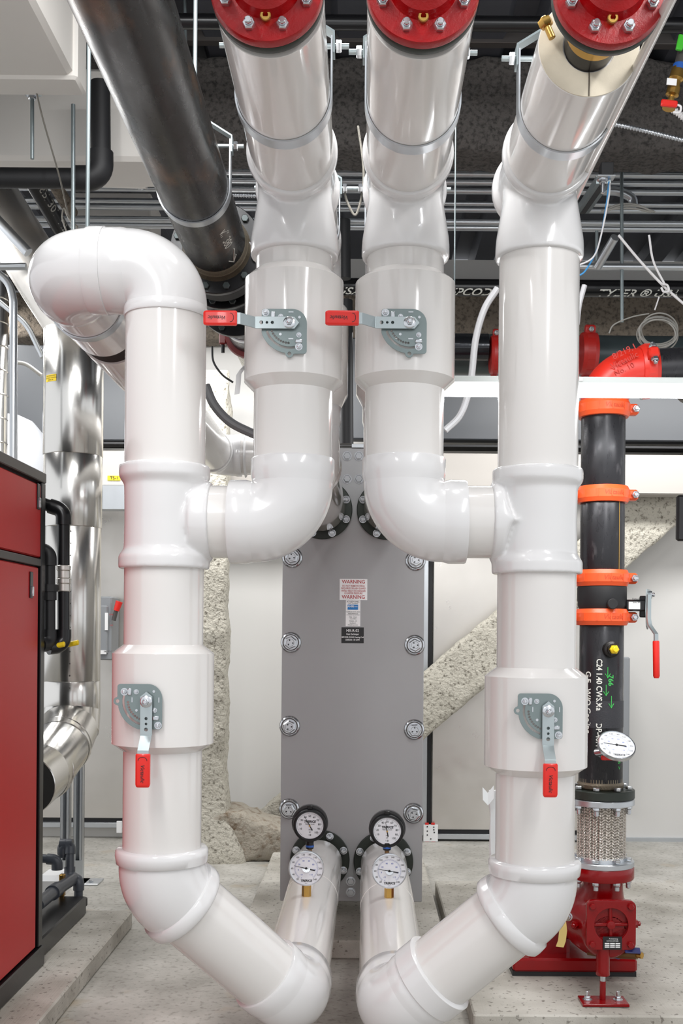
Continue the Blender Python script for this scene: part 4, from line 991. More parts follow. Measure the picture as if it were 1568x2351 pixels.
for (py,m_,l) in ((941,REDO if False else ORANGE,'orange grooved coupling just below the fluorescent light'),(1137,ORANGE,'orange grooved coupling second from top on the black vertical pipe'),(1328,ORANGE,'orange grooved coupling directly above the black valve body'),(1417,ORANGE,'orange grooved coupling directly below the black valve body')):
    C=V((X0,PY,pv(py))); gcoupling(C,(0,0,1),RPp*1.03,m_,l)
    o=[q for q in SC.objects if q.name.startswith('grooved_coupling') and q.type=='EMPTY'][-1]
    rr=RPp*1.03*1.19
    mt=MB(); zc=C.z; mt.text(None,'Victaulic',.030,.0006,shear=.25,bend=lambda x,y,z:V((X0+(rr+.0008+z)*math.sin(x/rr+.25),PY-(rr+.0008+z)*math.cos(x/rr+.25),zc+y))); mt.build('cast_lettering',mat('dark_orange',(200,70,32),.5),o,smooth=False)
# butterfly valve in the black line
bv=thing('butterfly_valve',(X0,PY,pv(1400)),'black butterfly valve with side lever ending in a straight red grip','valve')
MB().lathe(fr((X0,PY,0)),[(RPp,pv(1405)),(RPp*1.02,pv(1398)),(RPp*1.10,pv(1390)),(RPp*1.10,pv(1383)),(RPp*1.12,pv(1378)),(RPp*1.12,pv(1350)),(RPp*1.08,pv(1343)),(RPp,pv(1340))],56).build('valve_body',BLACKM,bv)
MB().cyl(fr((X0+.02,PY-RPp*1.02,pv(1388)),(0,-1,0)),.024,.035,28,.003).build('shaft_boss',BLACKM,bv)
a=P(1430,1380,PY); b=P(1482,1380,PY); MB().bb(a.x,b.x,PY-.05,PY+.03,P(1,1392,PY).z,P(1,1366,PY).z,.006).build('stem_housing',BLACK,bv)
cd=MB().bb(P(1448,1,PY).x,P(1474,1,PY).x,PY-.053,PY-.049,P(1,1388,PY).z,P(1,1371,PY).z).build('maker_label',WHITE,bv)
MB().text(FRONT(P(1461,1375,PY-.054)),'Victaulic',.012,.0002).text(FRONT(P(1461,1383,PY-.054)),'Series 300',.008,.0002).build('lettering',BLKTXT,cd,smooth=False)
c=P(1487,1388,PY); Mq=fr(c,(1,-.45,0),(0,0,1))
mb=MB(); outl=[(.07,-.05),(.07,.05),(-.03,.065),(-.10,.045),(-.115,.02),(-.10,-.03),(-.02,-.06)]; mb.prism(Mq,outl,.006)
mb.build('notch_plate',ZINC,bv)
MB().box(Mq@Matrix.Translation((-.01,-.01,-.02)),.10,.06,.03,.004).build('mount_bracket',BLACK,bv)
MB().nut(Mq@Matrix.Translation((.045,0,.006)),.018,.014,stud=.012).build('pivot_nut',BOLT,bv)
lv=MB().band([P(1490,1365,PY-.06),P(1489,1420,PY-.06),P(1492,1436,PY-.07),P(1506,1456,PY-.09),P(1506,1476,PY-.09)],.028,.007,wdir=(.75,.65,0)).build('lever',ZINC,bv,ang=20)
MB().tube([P(1506,1471,PY-.09),P(1506,1474,PY-.09),P(1507,1552,PY-.09),P(1507,1557,PY-.09)],[.014,.0155,.0155,.011],14).build('grip',REDG,lv)
# thermometer on the black pipe
tt,_=thermometer(1416,1710,PY-.22,44*PY/F*.96,174,'tilted dial thermometer on the black vertical pipe',pv(1730),n=V((.15,-1,1.15)),grp=None,brass=False)
c=P(1416,1714,PY-.22); MB().tube([c+V((-.0,.03,-.02)),c+V((-.06,.10,-.035)),V((X0,PY-RPp,c.z-.05))],[.016,.02,.03],16).build('stem',BOLT,tt)
MB().box(Matrix.Translation(c+V((-.03,.04,-.055))),.06,.02,.02,.003).build('red_tag',REDG,tt)
# flanges and braided flex connector
def hflg(y0,y1,r,m,name,parent,nb=8,nuts=True,up=True):
    MB().lathe(fr((X0+.006,PY,0)),[(r-.003,pv(y1)),(r,pv(y1)+.003),(r,pv(y0)-.003),(r-.003,pv(y0))],64).build(name,m,parent)
fc=thing('flexible_connector',(X0+.006,PY,pv(1995)),'braided stainless flexible connector between the black pipe and red pump','connector')
MB().lathe(fr((X0,PY,0)),[(RPp*.9,pv(1812)),(RPp*1.04,pv(1806)),(RPp*1.06,pv(1798)),(RPp*1.0,pv(1793)),(RPp,pv(1785))],48).build('weld_collar',mat('weld_metal',(0,0,0)),fc)
hflg(1806+4,1830,.150,DKGREEN,'green_flange',fc)
hflg(1831,1845,.150,GALV,'upper_flange',fc)
hflg(1972,1985,.150,GALV,'lower_flange',fc)
MB().lathe(fr((X0+.006,PY,0)),[(RPp*1.06,pv(1985)),(RPp*1.12,pv(1970)),(RPp*1.08,pv(1962))],48).build('lower_collar',GALV,fc)
# braid: interlaced strands
zb0_,zb1_=pv(1966),pv(1848); rbz=.108; nst=30; mb=MB()
MB().cyl2((X0+.006,PY,zb0_),(X0+.006,PY,zb1_),rbz-.004,48).build('bellows_core',mat('dull_core_steel',(74,66,58),.4,.8),fc)
nc=44; nr=34; dz=(zb1_-zb0_)/nr; dth=2*PI/nc
for k in range(nc):
    sg=1 if k%2 else -1
    for j in range(nr):
        zc_=zb0_+(j+.5)*dz; th0=k*dth; q=[]
        for f,rr in ((-1,rbz-.002),(-.5,rbz+.0012),(.5,rbz+.0022),(1,rbz-.002)):
            th=th0+f*dth*.62; q.append(V((X0+.006+rr*math.cos(th),PY+rr*math.sin(th),zc_+sg*f*dz*.55)))
        mb.tube(q,[dz*.18,dz*.34,dz*.34,dz*.18],6)
mb.build('braid_sleeve',BRAIDM,fc,ang=60)
for i in range(8):
    a_=PI/8+i*PI/4
    for (yy,d,st) in ((1808,1,0),(1846,-1,.025),(1970,1,0)):
        c=V((X0+.006+.124*math.cos(a_),PY+.124*math.sin(a_),pv(yy))); MB().nut(fr(c,(0,0,d)),.016,.014,stud=st,sr=.011).build('flange_bolt',BOLT,fc)
# pump suction diffuser
pm=thing('pump',(X0+.02,PY,.1),'dark red pump with ribbed round cover, standing on the right pad','pump')
XP=X0+.025
MB().lathe(fr((X0+.006,PY,0)),[(.147,pv(2013)),(.150,pv(2010)),(.150,pv(1988)),(.147,pv(1985))],64).build('top_flange',REDP,pm)
for i in range(8):
    a_=PI/8+i*PI/4; c=V((X0+.006+.124*math.cos(a_),PY+.124*math.sin(a_),pv(2014))); MB().nut(fr(c,(0,0,-1)),.016,.016,stud=.022,sr=.011).build('flange_bolt',BOLT,pm)
zc=pv(2122); 
mb=MB()
mb.tube([V((XP-.01,PY,pv(2010))),V((XP-.01,PY,pv(2035))),V((XP-.015,PY+.02,pv(2060))),V((XP-.02,PY+.05,pv(2085))),V((XP-.02,PY+.08,pv(2120)))],[.092,.092,.11,.14,.15],48)
mb.lathe(fr((XP-.015,PY-.16,zc),(0,1,0)),[(.105,0),(.118,.02),(.135,.10),(.155,.18),(.165,.28),(.15,.42),(.12,.55),(.1,.7)],48)
o=mb.build('pump_casing',REDP,pm,ang=60); md=o.modifiers.new('r','REMESH'); md.mode='VOXEL'; md.voxel_size=.006; md.use_smooth_shade=True; sm=o.modifiers.new('s','SMOOTH'); sm.iterations=8
# front cover: squarish plate with round recess and ribs
cc=P(1403,2124,PY-.18); cc.y=PY-.17; M=FRONT(cc)
sq=[]
for (x_,y_) in ((-1,-1),(1,-1),(1,1),(-1,1)):
    a0={(-1,-1):180,(1,-1):270,(1,1):0,(-1,1):90}[(x_,y_)]
    sq+=circ(x_*.082,y_*.082,.026,6,math.radians(a0),math.radians(a0+90),True)
me=plate_mesh([sq,circ(0,0,.078,48)],.013,.002); mb=MB(); mb.mesh(me,lambda c:M@c); cv=mb.build('front_cover',REDP,pm,ang=25)
MB().cyl(M@Matrix.Translation((0,0,-.03)),.082,.02,48).build('recessed_disc',REDP,cv)
mb=MB()
for k in range(4): mb.box(M@Matrix.Rotation(k*PI/2+.02,4,'Z')@Matrix.Translation((.042,0,-.006)),.075,.014,.022,.003)
mb.lathe(M@Matrix.Translation((0,0,-.015)),[(.022,0),(.018,.03),(.0,.032)],20)
mb.build('cover_rib',REDP,cv)
for (x_,y_) in ((-.085,-.085),(.085,-.085),(-.085,.085),(.085,.085)): MB().nut(M@Matrix.Translation((x_,y_,.013)),.015,.014,washer=.019).build('cover_bolt',REDP,cv)
mt=MB()
for i,ch in enumerate('ARMSTRONG'):
    a_=math.radians(150-15*i); mt.text(M@Matrix.Translation((.092*math.cos(a_),.092*math.sin(a_),.0145))@Matrix.Rotation(a_-PI/2,4,'Z'),ch,.018,.0012)
mt.build('cast_lettering',REDP,cv,smooth=False)
npl=MB().box(M@Matrix.Translation((.004,-.078,.019)),.084,.058,.004).build('name_plate',BLKTXT,cv)
mt=MB(); Q=M@Matrix.Translation((.004,-.078,.0216)); mt.text(Q@Matrix.Translation((.004,.02,0)),'Armstrong',.009,.0001); mt.text(Q@Matrix.Translation((0,.010,0)),'SUCTION DIFFUSER',.006,.0001)
for r_ in range(3):
    for c_ in range(3): mt.box(Q@Matrix.Translation((-.024+c_*.024,-.001-.008*r_,0)),.021,.005,.0003)
mt.build('lettering',WHITE,npl,smooth=False)
# side plugs
MB().nut(fr((XP+.125,PY-.02,zc+.01),(1,-.1,0)),.02,.02,stud=.012,washer=.028).build('side_plug',REDP,pm)
MB().nut(fr((XP-.15,PY-.08,zc+.02),(-.7,-1,0)),.018,.02,stud=.01,washer=.026).build('side_plug',REDP,pm)
c=V((XP-.185,PY-.10,zc+.055)); MB().nut(fr(c+V((0,.02,0)),(-.3,-1,.2)),.017,.02,stud=.02,washer=.02).build('tag_bolt',BOLT,pm)
# support foot
xf=P(1384,2230,4.9).x; yf=4.9
MB().lathe(fr((xf,yf,0)),[(.030,P(1384,2238,yf).z),(.032,P(1384,2236,yf).z),(.030,P(1384,2228,yf).z),(.030,P(1384,2150,yf).z)],28).build('support_leg',REDP,pm)
MB().cyl2((xf,yf,P(1384,2255,yf).z),(xf,yf,P(1384,2236,yf).z),.012,14).build('adjusting_stud',BOLT,pm)
MB().cyl2((xf,yf,.115),(xf,yf,P(1384,2252,yf).z),.014,16).build('foot_post',REDP,pm)
fp=MB(); fp.bb(P(1331,2290,yf).x,P(1437,2290,yf).x,yf-.07,yf+.05,.102,.114,.002); fp=fp.build('foot_plate',REDP,pm)
for px in (1348,1418):
    c=P(px,2285,yf); c.z=.114; c.y=yf-.005; MB().nut(fr(c),.014,.014,stud=.022,sr=.008,washer=.022).build('anchor_bolt',BOLT,fp)
# pump base frame behind and to the left
mb=MB(); mb.bb(P(1175,2150,5.3).x,P(1458,2150,5.3).x,5.25,6.6,.125,.19,.01); mb.build('base_frame',REDP,pm)
mb=MB(); mb.bb(P(1175,2150,5.3).x,P(1458,2150,5.3).x,5.27,6.6,.1,.125); mb.build('base_grout',BLACKM,pm)
mb=MB(); mb.cyl2((XP-.10,5.6,.34),(XP-.10,6.4,.34),.13,40,.02); mb.build('motor',REDP,pm)
mb=MB(); mb.tube([V((XP-.16,5.42,.36)),V((XP-.08,5.4,.40)),V((XP-.02,5.38,.42))],[.13,.14,.14],32); mb.bb(XP-.30,XP-.1,5.35,5.6,.17,.36,.02); mb.build('volute',REDP,pm)
# drain ball valve
o=run('ball_valve',[P(1350,2182,5.0),P(1372,2186,5.0),P(1420,2190,4.95),P(1462,2192,4.9)],.021,BRONZE,'bronze ball valve with blue handle under the red pump','valve',bend=.03)
MB().cyl2(P(1404,2188,4.97),P(1418,2189,4.96),.022,20).build('black_nipple',BLACK,o); MB().cyl2(P(1417,2189,4.96),P(1421,2190,4.95),.024,20).build('blue_ring',BLUE,o)
MB().box(fr(P(1452,2182,4.87),(0,-.6,1),(1,.1,-.3)),.07,.035,.008,.003).build('blue_handle',NAVY,o); MB().cyl2(P(1462,2192,4.9),P(1474,2194,4.88),.014,12).build('yellow_cap',BRASS,o)
# paper tag hanging
mb=MB(); q=[P(1286,2088,4.85),P(1290,2110,4.84),P(1293,2135,4.85),P(1290,2160,4.87),P(1285,2174,4.88)]
mb.band(q,.035,.0012,wdir=(.9,-.4,0)); tag(mb.build('paper_tag',YELTAG),'cream paper tag hanging from the red pump by the white elbow','tag')
# grey box behind the black pipe
sb=thing('panel_box',P(1435,1780,8.9),'narrow grey box edge on the wall behind the black pipe','panel box')
a=P(1380,1508,8.9); b=P(1441,1805,8.9); MB().bb(a.x,b.x,8.85,9.25,b.z,a.z,.01).build('box_body',GREYB,sb)
# ================================================================== UPPER RIGHT: elbow, big dark pipe, couplings, lamp
el=thing('grooved_elbow',(X0,PY,pv(920)),'red-orange cast elbow above the fluorescent light at right','elbow')
zE=pv(858); pts,_t=arc_pts(V((X0,PY,zE)),V((0,0,1)),V((1,0,.06)).normalized(),.16,16)
MB().tube([V((X0,PY,pv(935)))]+pts+[pts[-1]+V((1,0,.06)).normalized()*.03],RPp*1.06,48).build('elbow_body',REDO,el,ang=60)
mt=MB(); rr=RPp*1.06; c0=V((X0+.07,PY-rr-.001,zE+.03))
for (s_,dz,sz) in (('8/219.1',.045,.04),('Victaulic',.005,.04),('No. 10',-.035,.035)):
    mt.text(fr(c0+V((.0,0,dz)),(0,-1,.0),(1,0,.5)),s_,sz,.0015)
mt.build('cast_lettering',mat('dark_red_cast',(188,44,32),.5),el,smooth=False)
de=V((1,0,.06)).normalized(); ce=pts[-1]+de*.05
gcoupling(ce,de,RPp*1.03,REDO,'red grooved coupling at the end of the red elbow',twist=1.2,grp=None)
bp=thing('steel_pipe',P(1450,840,5.1),'black pipe leaving the red elbow toward the right edge','pipe')
MB().cyl2(ce+de*.02,ce+de*1.4,RPp,48).build('pipe_section',BPIPE,bp)
YG=7.2
big=thing('steel_pipe',P(1200,815,YG),'large dark horizontal pipe behind the fluorescent light','pipe')
rg=46*YG/F; a=P(880,812,YG); b=P(1800,822,YG); MB().cyl2(a,b,rg,48).build('pipe_section',mat('dark_teal_pipe',(62,72,74),.35,.3,var=.1,vscale=6),big)
sp=thing('steel_pipe',P(1080,800,7.0),'shiny dark lagged pipe left of the red coupling near the light','pipe')
MB().cyl2(P(880,795,7.0),P(1120,797,7.0),.085,40).build('pipe_section',mat('shiny_dark_wrap',(40,42,46),.12,.5,bump=.4,bscale=10),sp)
gcoupling(P(1136,815,7.0),(1,0,0),.105,mat('deep_red_coupling',(170,30,24),.4),'red grooved coupling seen between the right riser and outer pipe',twist=.4,w=.05,grp='red couplings on the dark horizontal pipe')
gcoupling(P(1350,812,6.9),(1,0,0),.115,MATS['deep_red_coupling'],'red grooved coupling just right of the right outer pipe',twist=.4,w=.08,grp='red couplings on the dark horizontal pipe')
# lamp
YL=4.45
lx0,lx1=P(930,890,YL).x,P(1900,890,YL).x
lamp=thing('fluorescent_light',((lx0+lx1)/2,YL,P(1300,912,YL).z),'lit linear fluorescent light hanging behind the right outer pipe','light')
MB().bb(lx0,lx1,YL-.03,YL+.07,P(1300,884,YL).z,P(1300,868,YL).z,.004).build('housing',LAMPH,lamp)
zt_l=P(1300,898,YL).z; MB().cyl2((lx0+.02,YL,zt_l),(lx1-.02,YL,zt_l),14.5*YL/F,24).build('lamp_tube',TUBE,lamp)
cd=MB().bb(P(1333,1,YL).x,P(1341,1,YL).x,YL-.033,YL-.029,P(1300,878,YL).z,P(1300,870,YL).z).build('rating_label',WHITE,lamp)
for x_ in (lx0+.2,lx1-.2): MB().cyl2((x_,YL+.02,P(1300,870,YL).z),(x_,YL+.02,DECKZ),.003,8).build('hanging_wire',ZINCD,lamp)
# edge dial at far right
thermometer(1592,886,5.6,34*5.6/F,40,'round gauge cut off by the right edge below the light',P(1592,925,5.6).z,grp=None,brass=False)
o=MB().lathe(FRONT(P(1592,886,5.63)),[(38*5.6/F,-.06),(40*5.6/F,-.02),(40*5.6/F,.0),(33*5.6/F,.006)],48).build('gauge_housing',GREYD); tag(o,'dark round housing at the right edge below the light','gauge housing')
o=MB().bb(P(1562,1,5.6).x,P(1600,1,5.6).x,5.58,5.62,P(1,1230,5.6).z,P(1,1125,5.6).z,.01).build('hanging_tool',BLACKM); tag(o,'dark hanging fitting at the right edge beside the rough diagonal brace','fitting')
# ================================================================== CONDUITS AND CEILING CLUTTER
k=0
yc=[(378,6.8,.021,-300,2000),(399,6.85,.021,-300,2000),(418,6.9,.021,-300,2000),(438,6.95,.021,-300,2000),(467,7.1,.017,-300,2000),(481,7.15,.021,-300,2000),(510,7.2,.021,-300,2000),(523,7.25,.021,-300,2000)]
names=['topmost','second','third','fourth','fifth','sixth','seventh','lowest']
for i,(py,Y_,rr,x0,x1) in enumerate(yc):
    a=P(x0,py+(x0-1090)*.0078,Y_); b=P(x1,py+(x1-1090)*.0078,Y_); b.z=a.z
    o=MB().cyl2(a,b,rr,20).build('conduit',GALV); tag(o,'%s of the full-width horizontal steel conduits crossing behind the white risers'%names[i],'conduit','horizontal conduits crossing the ceiling')
for (py,x0,l) in ((329,1393,'upper short horizontal conduit at the right, above the bracket'),(347,1393,'lower short horizontal conduit at the right, level with the bracket'),(612,1322,'single horizontal conduit at right just above the lettered black pipe')):
    a=P(x0,py,6.7); b=P(1900,py+4,6.7); b.z=a.z; tag(MB().cyl2(a,b,.021,20).build('conduit',GALV),l,'conduit','horizontal conduits crossing the ceiling')
# lettered cast iron pipe
YT=7.4; rt=19*YT/F; a=P(-200,655,YT); b=P(1900,660,YT); zT=P(1300,662,YT).z; a.z=b.z=zT
ty=thing('cast_iron_pipe',(0,YT,zT),'black cast iron pipe with raised white lettering crossing behind the risers','pipe')
MB().cyl2(a,b,rt,36).build('pipe_section',BLACK,ty)
mt=MB()
def wraph(x0,ang=math.radians(205+30)):
    def fn(x,y,z):
        a_=math.radians(-128)-y/rt; rr=rt+.001+z
        return V((x0+x,YT+rr*math.cos(a_),zT+rr*math.sin(a_)))
    return fn
mt.text(None,'TYLER ® USA  2" CWNO HUB',.075,.0005,bend=wraph(P(1366,680,YT).x),align='LEFT',sx=1.25,shear=.4,bold=.001)
mt.text(None,'UPCODE ® TYLER',.075,.0005,bend=wraph(P(1022,680,YT).x),align='LEFT',sx=1.15,shear=.4,bold=.001)
mt.text(None,'USA  ED  ASTM',.075,.0005,bend=wraph(P(770,680,YT).x),align='LEFT',sx=1.2,shear=.4,bold=.001)
mt.build('raised_lettering',WHTTXT,ty,smooth=False)
# dark struts at the top
def bar(name,px0,px1,py,hpx,Y,m,label,dep=.06):
    a=P(px0,py-hpx/2,Y); b=P(px1,py+hpx/2,Y); z0=P(800,py+hpx/2,Y).z; z1=P(800,py-hpx/2,Y).z
    tag(MB().bb(a.x,b.x,Y,Y+dep,z0,z1,.004).build(name,m),label,'rail')
bar('strut_channel',395,1800,82,26,5.85,GREYD,'dark steel strut channel crossing in front of the fireproofed beam')
o=MB().cyl2(P(-100,45,5.2),P(1800,60,5.2),.035,24).build('sprinkler_pipe',BLACK); tag(o,'black round pipe crossing the very top of the view','pipe')
# upper-left white ducts
z_=H+2.40; a=P(-400,190,4.74); b=P(172,190,4.74)
du=thing('insulated_duct',((a.x+b.x)/2,4.3,z_),'white insulated duct overhead in the top left corner','duct')
MB().bb(a.x,b.x,3.6,4.72,z_,z_+.5,.02).build('duct_wrap',DUCTW,du)
mb=MB(); mb.bb(a.x,b.x+.02,4.70,4.86,z_-.012,z_+.5,.012); mb.build('duct_flange',DUCTW,du)
dbox('insulated_duct',-400,345,150,368,5.55,5.9,DUCTW,'white duct face behind the black elbow pipe at upper left','duct',.02)
dbox('insulated_duct',165,345,440,535,7.6,8.0,DUCTW,'lower white duct seen between conduits left of the black steel pipe','duct',.01)
o=MB().cyl2(P(195,398,6.4),P(335,402,6.4),.075,32).build('wrapped_pipe',DUCTW); tag(o,'white wrapped pipe showing right of the black elbow at upper left','pipe')
# black elbow pipe
run('drain_pipe',[P(-60,408,5.3),P(232,410,5.3),P(230,190,5.3)],.048,BLACKM,'black plastic pipe turning up with an elbow at upper left','pipe',bend=.07,fit=BLACKM,seg=32)
# slanting black pipe with marks, angle
o=run('cast_iron_pipe',[P(-30,235,5.7),P(160,560,6.6)],.05,BLACK,'slanting black pipe with faded white print at upper left','pipe')
mt=MB(); a=P(-30,235,5.7); b=P(160,560,6.6); d=(b-a).normalized(); M=fr(a,d,(0,-1,0)); L_=(b-a).length
def fn2(x,y,z):
    an=math.radians(-40)+y/.05; rr=.0505+z; return M@V((rr*math.cos(an),rr*math.sin(an),L_*.1+x))
mt.text(None,'ASTM A888  CISPI 301  UPC',.07,.0004,bend=fn2,align='LEFT'); mt.build('faded_print',mat('faded_print',(150,148,140),.7),o,smooth=False)
o=run('steel_angle',[P(10,225,6.0),P(165,490,6.9)],.04,FIREL,'slanting brown coated steel member beside the slanting black pipe','brace')
# rods
def rod(pa,pb,Y,r,label,m=ZINCD,cat='rod',Y2=None): tag(MB().cyl2(P(*pa,Y),P(*pb,Y2 or Y),r,12).build('threaded_rod',m),label,cat)
rod((168,240),(168,530),5.15,.010,'bluish threaded rod hanging at left in front of the black elbow')
rod((74,215),(74,365),5.0,.009,'short threaded rod below the zinc bracket on the white duct')
rod((424,-20),(428,200),5.6,.008,'thin rod just right of the black steel pipe at the top')
rod((45,455),(45,560),6.9,.008,'thin rod between conduits at far left')
rod((1427,395),(1428,740),6.7,.011,'grey-blue rod hanging at right through the coil of cable')
rod((1370,530),(1369,608),6.7,.010,'short rod at right beside the slanting conduit stub')
rod((790,505),(791,640),7.0,.04,'dark vertical post seen in the gap between the two centre risers',BLACKM,'post')
rod((793,690),(795,1020),7.5,.05,'black vertical post in the gap above the heat exchanger',BLACKM,'post')
t=thing('rod_bracket',P(74,215,5.0),'zinc channel bracket with nut under the white duct','bracket')
MB().box(Matrix.Translation(P(75,213,5.0)),.075,.04,.022,.004).build('bracket_plate',ZINC,t); MB().nut(fr(P(74,219,5.0),(0,0,-1)),.018,.016,washer=.026).build('nut',BOLT,t)
# wire rope
o=MB().tube(bezier([P(50,50,4.6),P(62,110,4.7),P(95,260,4.9),P(135,400,5.1),P(160,500,5.3),P(178,520,5.3)],8),.0042,8).build('wire_rope',mat('wire_rope_steel',(132,128,120),.45,.7,bump=1,bscale=200)); tag(o,'thin twisted wire rope slanting down at upper left','wire rope')
o=MB().tube(bezier([P(178,524,5.3),P(160,505,5.3),P(147,478,5.3),P(143,500,5.3),P(152,530,5.3)],8),.0042,8).build('wire_rope',MATS['wire_rope_steel']); tag(o,'small looped end of wire rope above the white loop elbow','wire rope')
o=MB().tube(bezier([P(822,290,4.3),P(834,380,4.25),P(832,440,4.2),P(817,493,4.2),P(800,470,4.2),P(790,440,4.2)],8),.005,8).build('wire_rope',MATS['wire_rope_steel']); tag(o,'wire rope loop hanging between the two centre risers','wire rope')
def flexc(pts,r,label,m=GALV,pitch=.016):
    path=bezier(pts,40); rad=[]; L=0; mm=[path[0]]
    for i in range(1,len(path)): L+=(path[i]-path[i-1]).length
    n=int(L/pitch*4); out=[]; acc=0; k_=0; segL=L/n
    cum=[0]
    for i in range(1,len(path)): cum.append(cum[-1]+(path[i]-path[i-1]).length)
    j=0
    for i in range(n+1):
        s_=min(i*segL,L)
        while j<len(cum)-2 and cum[j+1]<s_: j+=1
        f=(s_-cum[j])/max(1e-9,cum[j+1]-cum[j]); out.append(path[j].lerp(path[j+1],f)); rad.append(r*(1.0 if i%4 in (0,1) else .72))
    tag(MB().tube(out,rad,14).build('armoured_cable',m,ang=20),label,'cable')
flexc([P(1400,283,5.7),P(1480,300,5.7),P(1640,340,5.7)],.013,'armoured flexible cable slanting at upper right in front of the dark beam')
flexc([P(1040,372,6.6),P(1090,355,6.6),P(1160,338,6.6)],.013,'armoured flexible cable between right centre riser and right outer pipe')
flexc([P(240,418,6.6),P(290,424,6.6),P(330,432,6.6)],.014,'armoured flexible cable left of the big black steel pipe')
flexc([P(505,447,6.7),P(560,448,6.7),P(610,450,6.7)],.014,'armoured flexible cable between black steel pipe and left riser')
flexc([P(1545,252,5.2),P(1562,264,5.2),P(1620,310,5.2)],.016,'pale corrugated hose leaving the brass valve at the right edge',WIREW,.014)
def cable(pts,r,m,label,cat='cable',n=10): return tag(MB().tube(bezier(pts,n),r,10).build('cable',m),label,cat)
cable([P(1022,988,4.9),P(1058,950,4.9),P(1080,880,4.9),P(1092,780,4.9),P(1112,710,4.9),P(1142,662,4.9)],.0155,WIREG if False else mat('pale_grey_hose',(190,190,192),.4),'pale grey flexible tube curving down between riser and right outer pipe','tube')
cable([P(1325,745,4.9),P(1330,700,4.9),P(1342,655,4.9)],.012,MATS['pale_grey_hose'],'short pale tube right of the right outer pipe below the lettered pipe','tube')
cable([P(472,885,6.2),P(492,930,6.2),P(530,970,6.2),P(590,1000,6.2)],.026,mat('dark_grey_hose',(112,112,114),.5),'grey flexible conduit curving between left outer pipe and left riser','conduit')
cable([P(487,795,6.4),P(490,830,6.4),P(510,860,6.4),P(535,878,6.4)],.006,BLACKM,'thin black wire curving beside the black pipe behind the left riser')
cable([P(1398,418,5.6),P(1392,470,5.5),P(1375,560,5.4),P(1345,620,5.3),P(1322,636,5.3)],.0042,WIREB,'blue and white thin wire hanging from the bracket at right')
cable([P(1400,420,5.6),P(1398,450,5.5),P(1380,540,5.4),P(1362,590,5.3),P(1322,612,5.3)],.0042,WIREW,'white thin wire hanging beside the blue one at right')
cable([P(1420,540,5.8),P(1470,600,5.8),P(1527,660,5.8),P(1590,715,5.8)],.007,WIREW,'longer white cable slanting down to the right edge')
cable([P(1490,540,5.8),P(1500,600,5.8),P(1527,655,5.8)],.006,WIREW,'short white cable tied to the slanting one at right')
o=MB().tube(bezier([P(1520,652,5.78),P(1532,655,5.78),P(1535,668,5.78),P(1524,670,5.78),P(1518,660,5.78)],6),.006,8).build('cable_knot',WIREW); tag(o,'white knot where two slanting cables are tied','cable tie')
# cable coil
cl=thing('cable_coil',P(1510,760,6.0),'loose coil of thin grey cable hanging above the red elbow','cable coil')
for i in range(7):
    cxp,cyp=1510+random.uniform(-4,4),763+i*2.2-6; ra,rb_=42+random.uniform(-3,3),34+random.uniform(-5,6)
    MB().tube([P(cxp+ra*math.cos(2*PI*q/36),cyp+rb_*math.sin(2*PI*q/36),6.0+.05*math.sin(2*PI*q/36+i)) for q in range(36)],.0042,8,closed=True).build('cable_loop',WIREG,cl)
MB().tube([P(1503,712,6.0),P(1513,682,6.0)],.004,8).build('tie_cord',WIREW,cl)
cable([P(1398,765,6.0),P(1410,745,6.0),P(1450,728,6.0),P(1490,720,6.0)],.004,WIREG,'thin loose cable end reaching left from the coil')
# bracket strut at right
t=thing('trapeze_strut',P(1395,400,6.2),'black strut channel bracket with bolt at right of the outer pipe','bracket')
MB().bb(P(1376,370,5.6).x,P(1404,370,5.6).x,5.55,5.62,P(1,402,5.6).z,P(1,370,5.6).z,.003).build('channel_end',BLACKM,t)
a=P(1386,412,5.6); b=P(1338,482,6.6); M=fr(a,b-a,(0,0,1)); L_=(b-a).length
mb=MB(); mb.box(M@Matrix.Translation((0,0,L_/2)),.04,.075,L_); mb.build('channel',ZINCD,t)
mb=MB(); mb.box(M@Matrix.Translation((-.021,.0,L_/2)),.004,.03,L_); mb.build('channel_slot',BLACKM,t)
MB().nut(fr(P(1384,412,5.55),(0,0,-1)),.02,.018,stud=.05,washer=.03).build('strut_nut',BOLT,t)
MB().box(Matrix.Translation(P(1390,408,5.58)),.09,.06,.006).build('square_washer',GALV,t)
o=run('conduit',[P(1412,545,6.4),P(1372,612,6.6)],.026,GALV,'stub of silver conduit slanting down from the conduits at right','conduit')
o=MB().tube(bezier([P(1385,438,6.9),P(1420,440,6.9),P(1450,455,6.9),P(1455,475,6.9)],8),.028,20).build('conduit_bend',GALV); tag(o,'curved conduit bend among the horizontal conduits at right','conduit')
for i,(dx,dy) in enumerate(((0,0),(6,4),(-4,9))):
    cable([P(1385+dx,485,6.7),P(1420+dx,470+dy,6.7),P(1460+dx,470+dy,6.7),P(1498+dx,487,6.7)],.006,WIREG,['highest','middle','lowest'][i]+' of three cables arching over the horizontal conduits at right')
# white pipe along the right overhead pipe
x_,z__=rp(5.36,11.1)
run('small_white_pipe',[V((x_,2.2,z__)),V((x_,3.95,z__)) ],.0145,PVC,'thin white pipe running alongside the far right overhead pipe','pipe')
